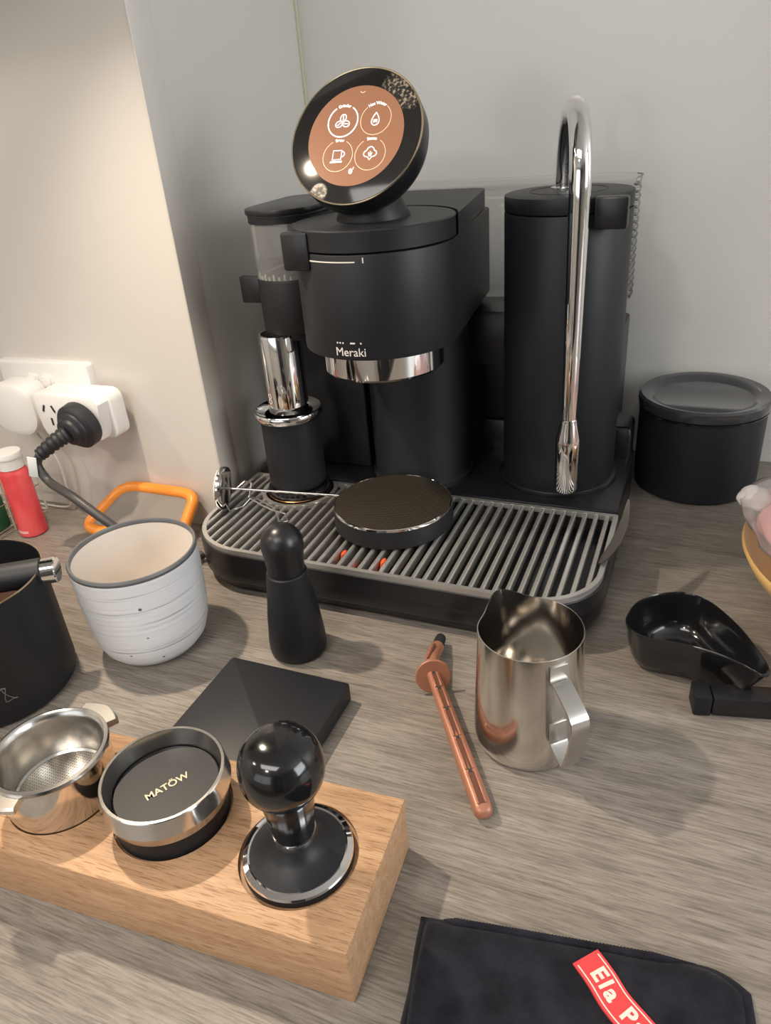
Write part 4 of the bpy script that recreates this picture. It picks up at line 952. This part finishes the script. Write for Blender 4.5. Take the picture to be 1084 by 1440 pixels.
part('base_band', cyl_rect(0.0, 0.006, 0.016, 0.009, fb_, 10), nmat('pink_print', (0.85, 0.45, 0.45), 0.5), bt, 'pale pink band')

# ================================================================== WIRE RACK + GREEN PACKET (left edge)
wr = thing('wire_rack', 'pale wire rack behind the red bottle at left edge', 'rack', (-0.77, 0.505, 0))
x0, x1, y0, y1 = -0.860, -0.7080, 0.462, 0.560
for zz_ in (0.002, 0.036, 0.062):
    part('rack_hoop', tube([(x0, y0, zz_), (x1, y0, zz_), (x1, y1, zz_), (x0, y1, zz_)], 0.0014, 8, closed=True), 'wire_rack', wr)
for xx, yy in [(x0, y0), (x1, y0), (x1, y1), (x0, y1)] + [(x1, y0 + (y1 - y0) * k / 4) for k in (1, 2, 3)]:
    part('rack_upright', tube([(xx, yy, 0.0008), (xx, yy, 0.063)], 0.0012, 8), 'wire_rack', wr)
for k in range(7):
    xx = x0 + (x1 - x0) * (k + 0.5) / 7; part('rack_slat', tube([(xx, y0, 0.002), (xx, y1, 0.002)], 0.0012, 8), 'wire_rack', wr)
single('green_packet', box(-0.760, 0.478, 0.0035, -0.7160, 0.515, 0.046, 0.004), 'green', 'dark green packet standing in the wire rack', 'packet')

# ================================================================== POWER POINT, CHARGER, ADAPTOR, CORD
pp = thing('power_point', 'white double wall power point with two rocker switches', 'power point', (-0.655, 0.580, 0.145))
pf_poly = [(x, z) for x, z in rrect(-0.7210, 0.1080, -0.5930, 0.1860, 0.004, 5)]
def front_prism(poly, y0, y1, bev):          # prism whose axis is -y (towards the room)
    b = prism([(x, z) for x, z in poly], 0, abs(y1 - y0), bev, top_only=True)
    return xf(b, Matrix(((1, 0, 0, 0), (0, 0, -1, y0), (0, 1, 0, 0), (0, 0, 0, 1))))
part('wall_plate', front_prism(pf_poly, 0.5800, 0.5700, 0.002), 'white_plastic', pp)
for sx in (-0.6730, -0.6520):
    sw = part('switch_surround', front_prism(rrect(sx - 0.0075, 0.1575, sx + 0.0075, 0.1725, 0.004, 5), 0.5702, 0.5685, 0.0008), 'white_plastic', pp)
    part('rocker', xf(box(sx - 0.0052, 0.5655, 0.1592, sx + 0.0052, 0.5690, 0.1708, 0.0012), Matrix.Identity(4)), 'white_plastic', sw)
cg = thing('charger_plug', 'white rounded charger plug in the left socket with thin grey lead', 'charger', (-0.686, 0.570, 0.138))
part('charger_body', front_prism(rrect(-0.7225, 0.1085, -0.6525, 0.1680, 0.026, 8), 0.5695, 0.5400, 0.007), 'white_plastic', cg)
part('charger_lead', tube(catmull([(-0.6800, 0.556, 0.1095), (-0.6750, 0.556, 0.100), (-0.6670, 0.558, 0.085), (-0.6630, 0.560, 0.065), (-0.6660, 0.562, 0.040), (-0.672, 0.566, 0.012), (-0.690, 0.568, 0.003), (-0.730, 0.568, 0.003)], 6), 0.0014, 8), 'grey_cord', cg)
ad = thing('double_adaptor', 'white double adaptor plugged into the right socket', 'adaptor', (-0.600, 0.570, 0.14))
part('adaptor_back', front_prism(rrect(-0.6470, 0.1130, -0.5530, 0.1645, 0.011, 6), 0.5695, 0.5510, 0.001), 'white_plastic', ad)
part('adaptor_front', front_prism([(-0.6330, 0.1145), (-0.5720, 0.1135), (-0.5650, 0.1160), (-0.5600, 0.1250), (-0.5560, 0.1560), (-0.5600, 0.1620), (-0.5660, 0.1640), (-0.6400, 0.1640), (-0.6450, 0.1610), (-0.6460, 0.1560), (-0.6420, 0.1260), (-0.6390, 0.1180)], 0.5512, 0.5350, 0.003), 'white_plastic', ad)
for dx, dz, ro in ((-0.0065, 0.004, R_(25)), (0.0065, 0.004, R_(-25)), (0.0005, -0.0105, 0)):
    c = Vector((-0.6245 + dx, 0.5348, 0.1440 + dz)); part('pin_slot', xf(box(-0.0011, -0.0004, -0.0040, 0.0011, 0.0004, 0.0040), T(c) @ Matrix.Rotation(ro, 4, 'Y')), 'slot', ad)
pc = thing('power_lead', 'thick black power cord with round rubber plug in the double adaptor', 'power cord', (-0.576, 0.535, 0.137))
pcx = Vector((-0.5790, 0.5345, 0.1370)); dirp = Vector((-0.10, -0.98, -0.16)).normalized()
PF_ = T(pcx) @ dirp.to_track_quat('Z', 'Y').to_matrix().to_4x4()
part('plug_head', lathe([(0, 0.0), (0.0235, 0.0), (0.0245, 0.002), (0.0242, 0.012), (0.0215, 0.0150), (0.0195, 0.0155), (0.0190, 0.0175), (0.0160, 0.0195), (0.0150, 0.0200), (0.0140, 0.0230), (0.0110, 0.0250), (0, 0.0255)], 56), 'rubber', pc, at=PF_, local=True)
p0 = pcx + dirp * 0.022; p1 = p0 + Vector((-0.010, -0.010, -0.006)); p2 = p0 + Vector((-0.026, -0.020, -0.018))
bm = new_bm(); pth = catmull([p0, p1, p2], 14); tube(pth, [0.0088 - 0.003 * k / 28 + (0.0012 if k % 4 < 2 else 0) for k in range(len(pth))], 20, bm)
part('strain_relief', bm, 'rubber', pc, 'ribbed strain relief sleeve', sharp=60)
cp = [p2, p2 + Vector((-0.0045, -0.003, -0.009)), p2 + Vector((-0.0015, -0.004, -0.019)), p2 + Vector((0.0100, -0.006, -0.0290)), (-0.5620, 0.4760, 0.0820), (-0.5330, 0.4740, 0.0660), (-0.5020, 0.4760, 0.0430), (-0.4800, 0.4790, 0.0180), (-0.4680, 0.4850, 0.0060), (-0.4560, 0.5000, 0.0052), (-0.4480, 0.5160, 0.0080)]
part('cord', tube(catmull(cp, 8), 0.0046, 18), 'cord', pc, sharp=60)
tgp = p2 + Vector((-0.004, -0.005, -0.006))
part('paper_tag', xf(box(-0.0046, -0.0004, -0.0150, 0.0046, 0.0004, 0.0080, 0.0002), T(tgp + Vector((0.002, -0.006, 0.0))) @ Matrix.Rotation(R_(14), 4, 'Y') @ Matrix.Rotation(R_(20), 4, 'Z')), 'paper', pc, 'small white paper tag')

# ================================================================== ORANGE LID
ol = thing('container_lid', 'frosted food container lid with orange rim leaning against the wall', 'lid', (-0.552, 0.552, 0.012))
la = [Vector((-0.6170, 0.5240, 0.0080)), Vector((-0.4900, 0.5330, 0.0080)), Vector((-0.4880, 0.5720, 0.0440)), Vector((-0.5850, 0.5720, 0.0440))]
def quad_round(cs, k=0.22, n=7):
    out = []
    for i in range(4):
        p, c, q = cs[i - 1], cs[i], cs[(i + 1) % 4]; a = c.lerp(p, k); b = c.lerp(q, k)
        for j in range(n): t = j / (n - 1); out.append(a * (1 - t) ** 2 + c * 2 * t * (1 - t) + b * t * t)
    return out
rimp = quad_round(la)
part('lid_rim', tube(rimp, 0.0062, 14, closed=True), 'orange_lid', ol, 'bright orange rim', sharp=60)
bm = new_bm(); nl = (la[1] - la[0]).cross(la[3] - la[0]).normalized() * 0.0012
t_ = [bm.verts.new(p + nl) for p in rimp]; b_ = [bm.verts.new(p - nl) for p in rimp]; bm.faces.new(t_); bm.faces.new(b_[::-1])
for i in range(len(t_)): j = (i + 1) % len(t_); bm.faces.new((t_[i], b_[i], b_[j], t_[j]))
part('lid_panel', bm, 'lid_clear', ol, 'frosted translucent panel')
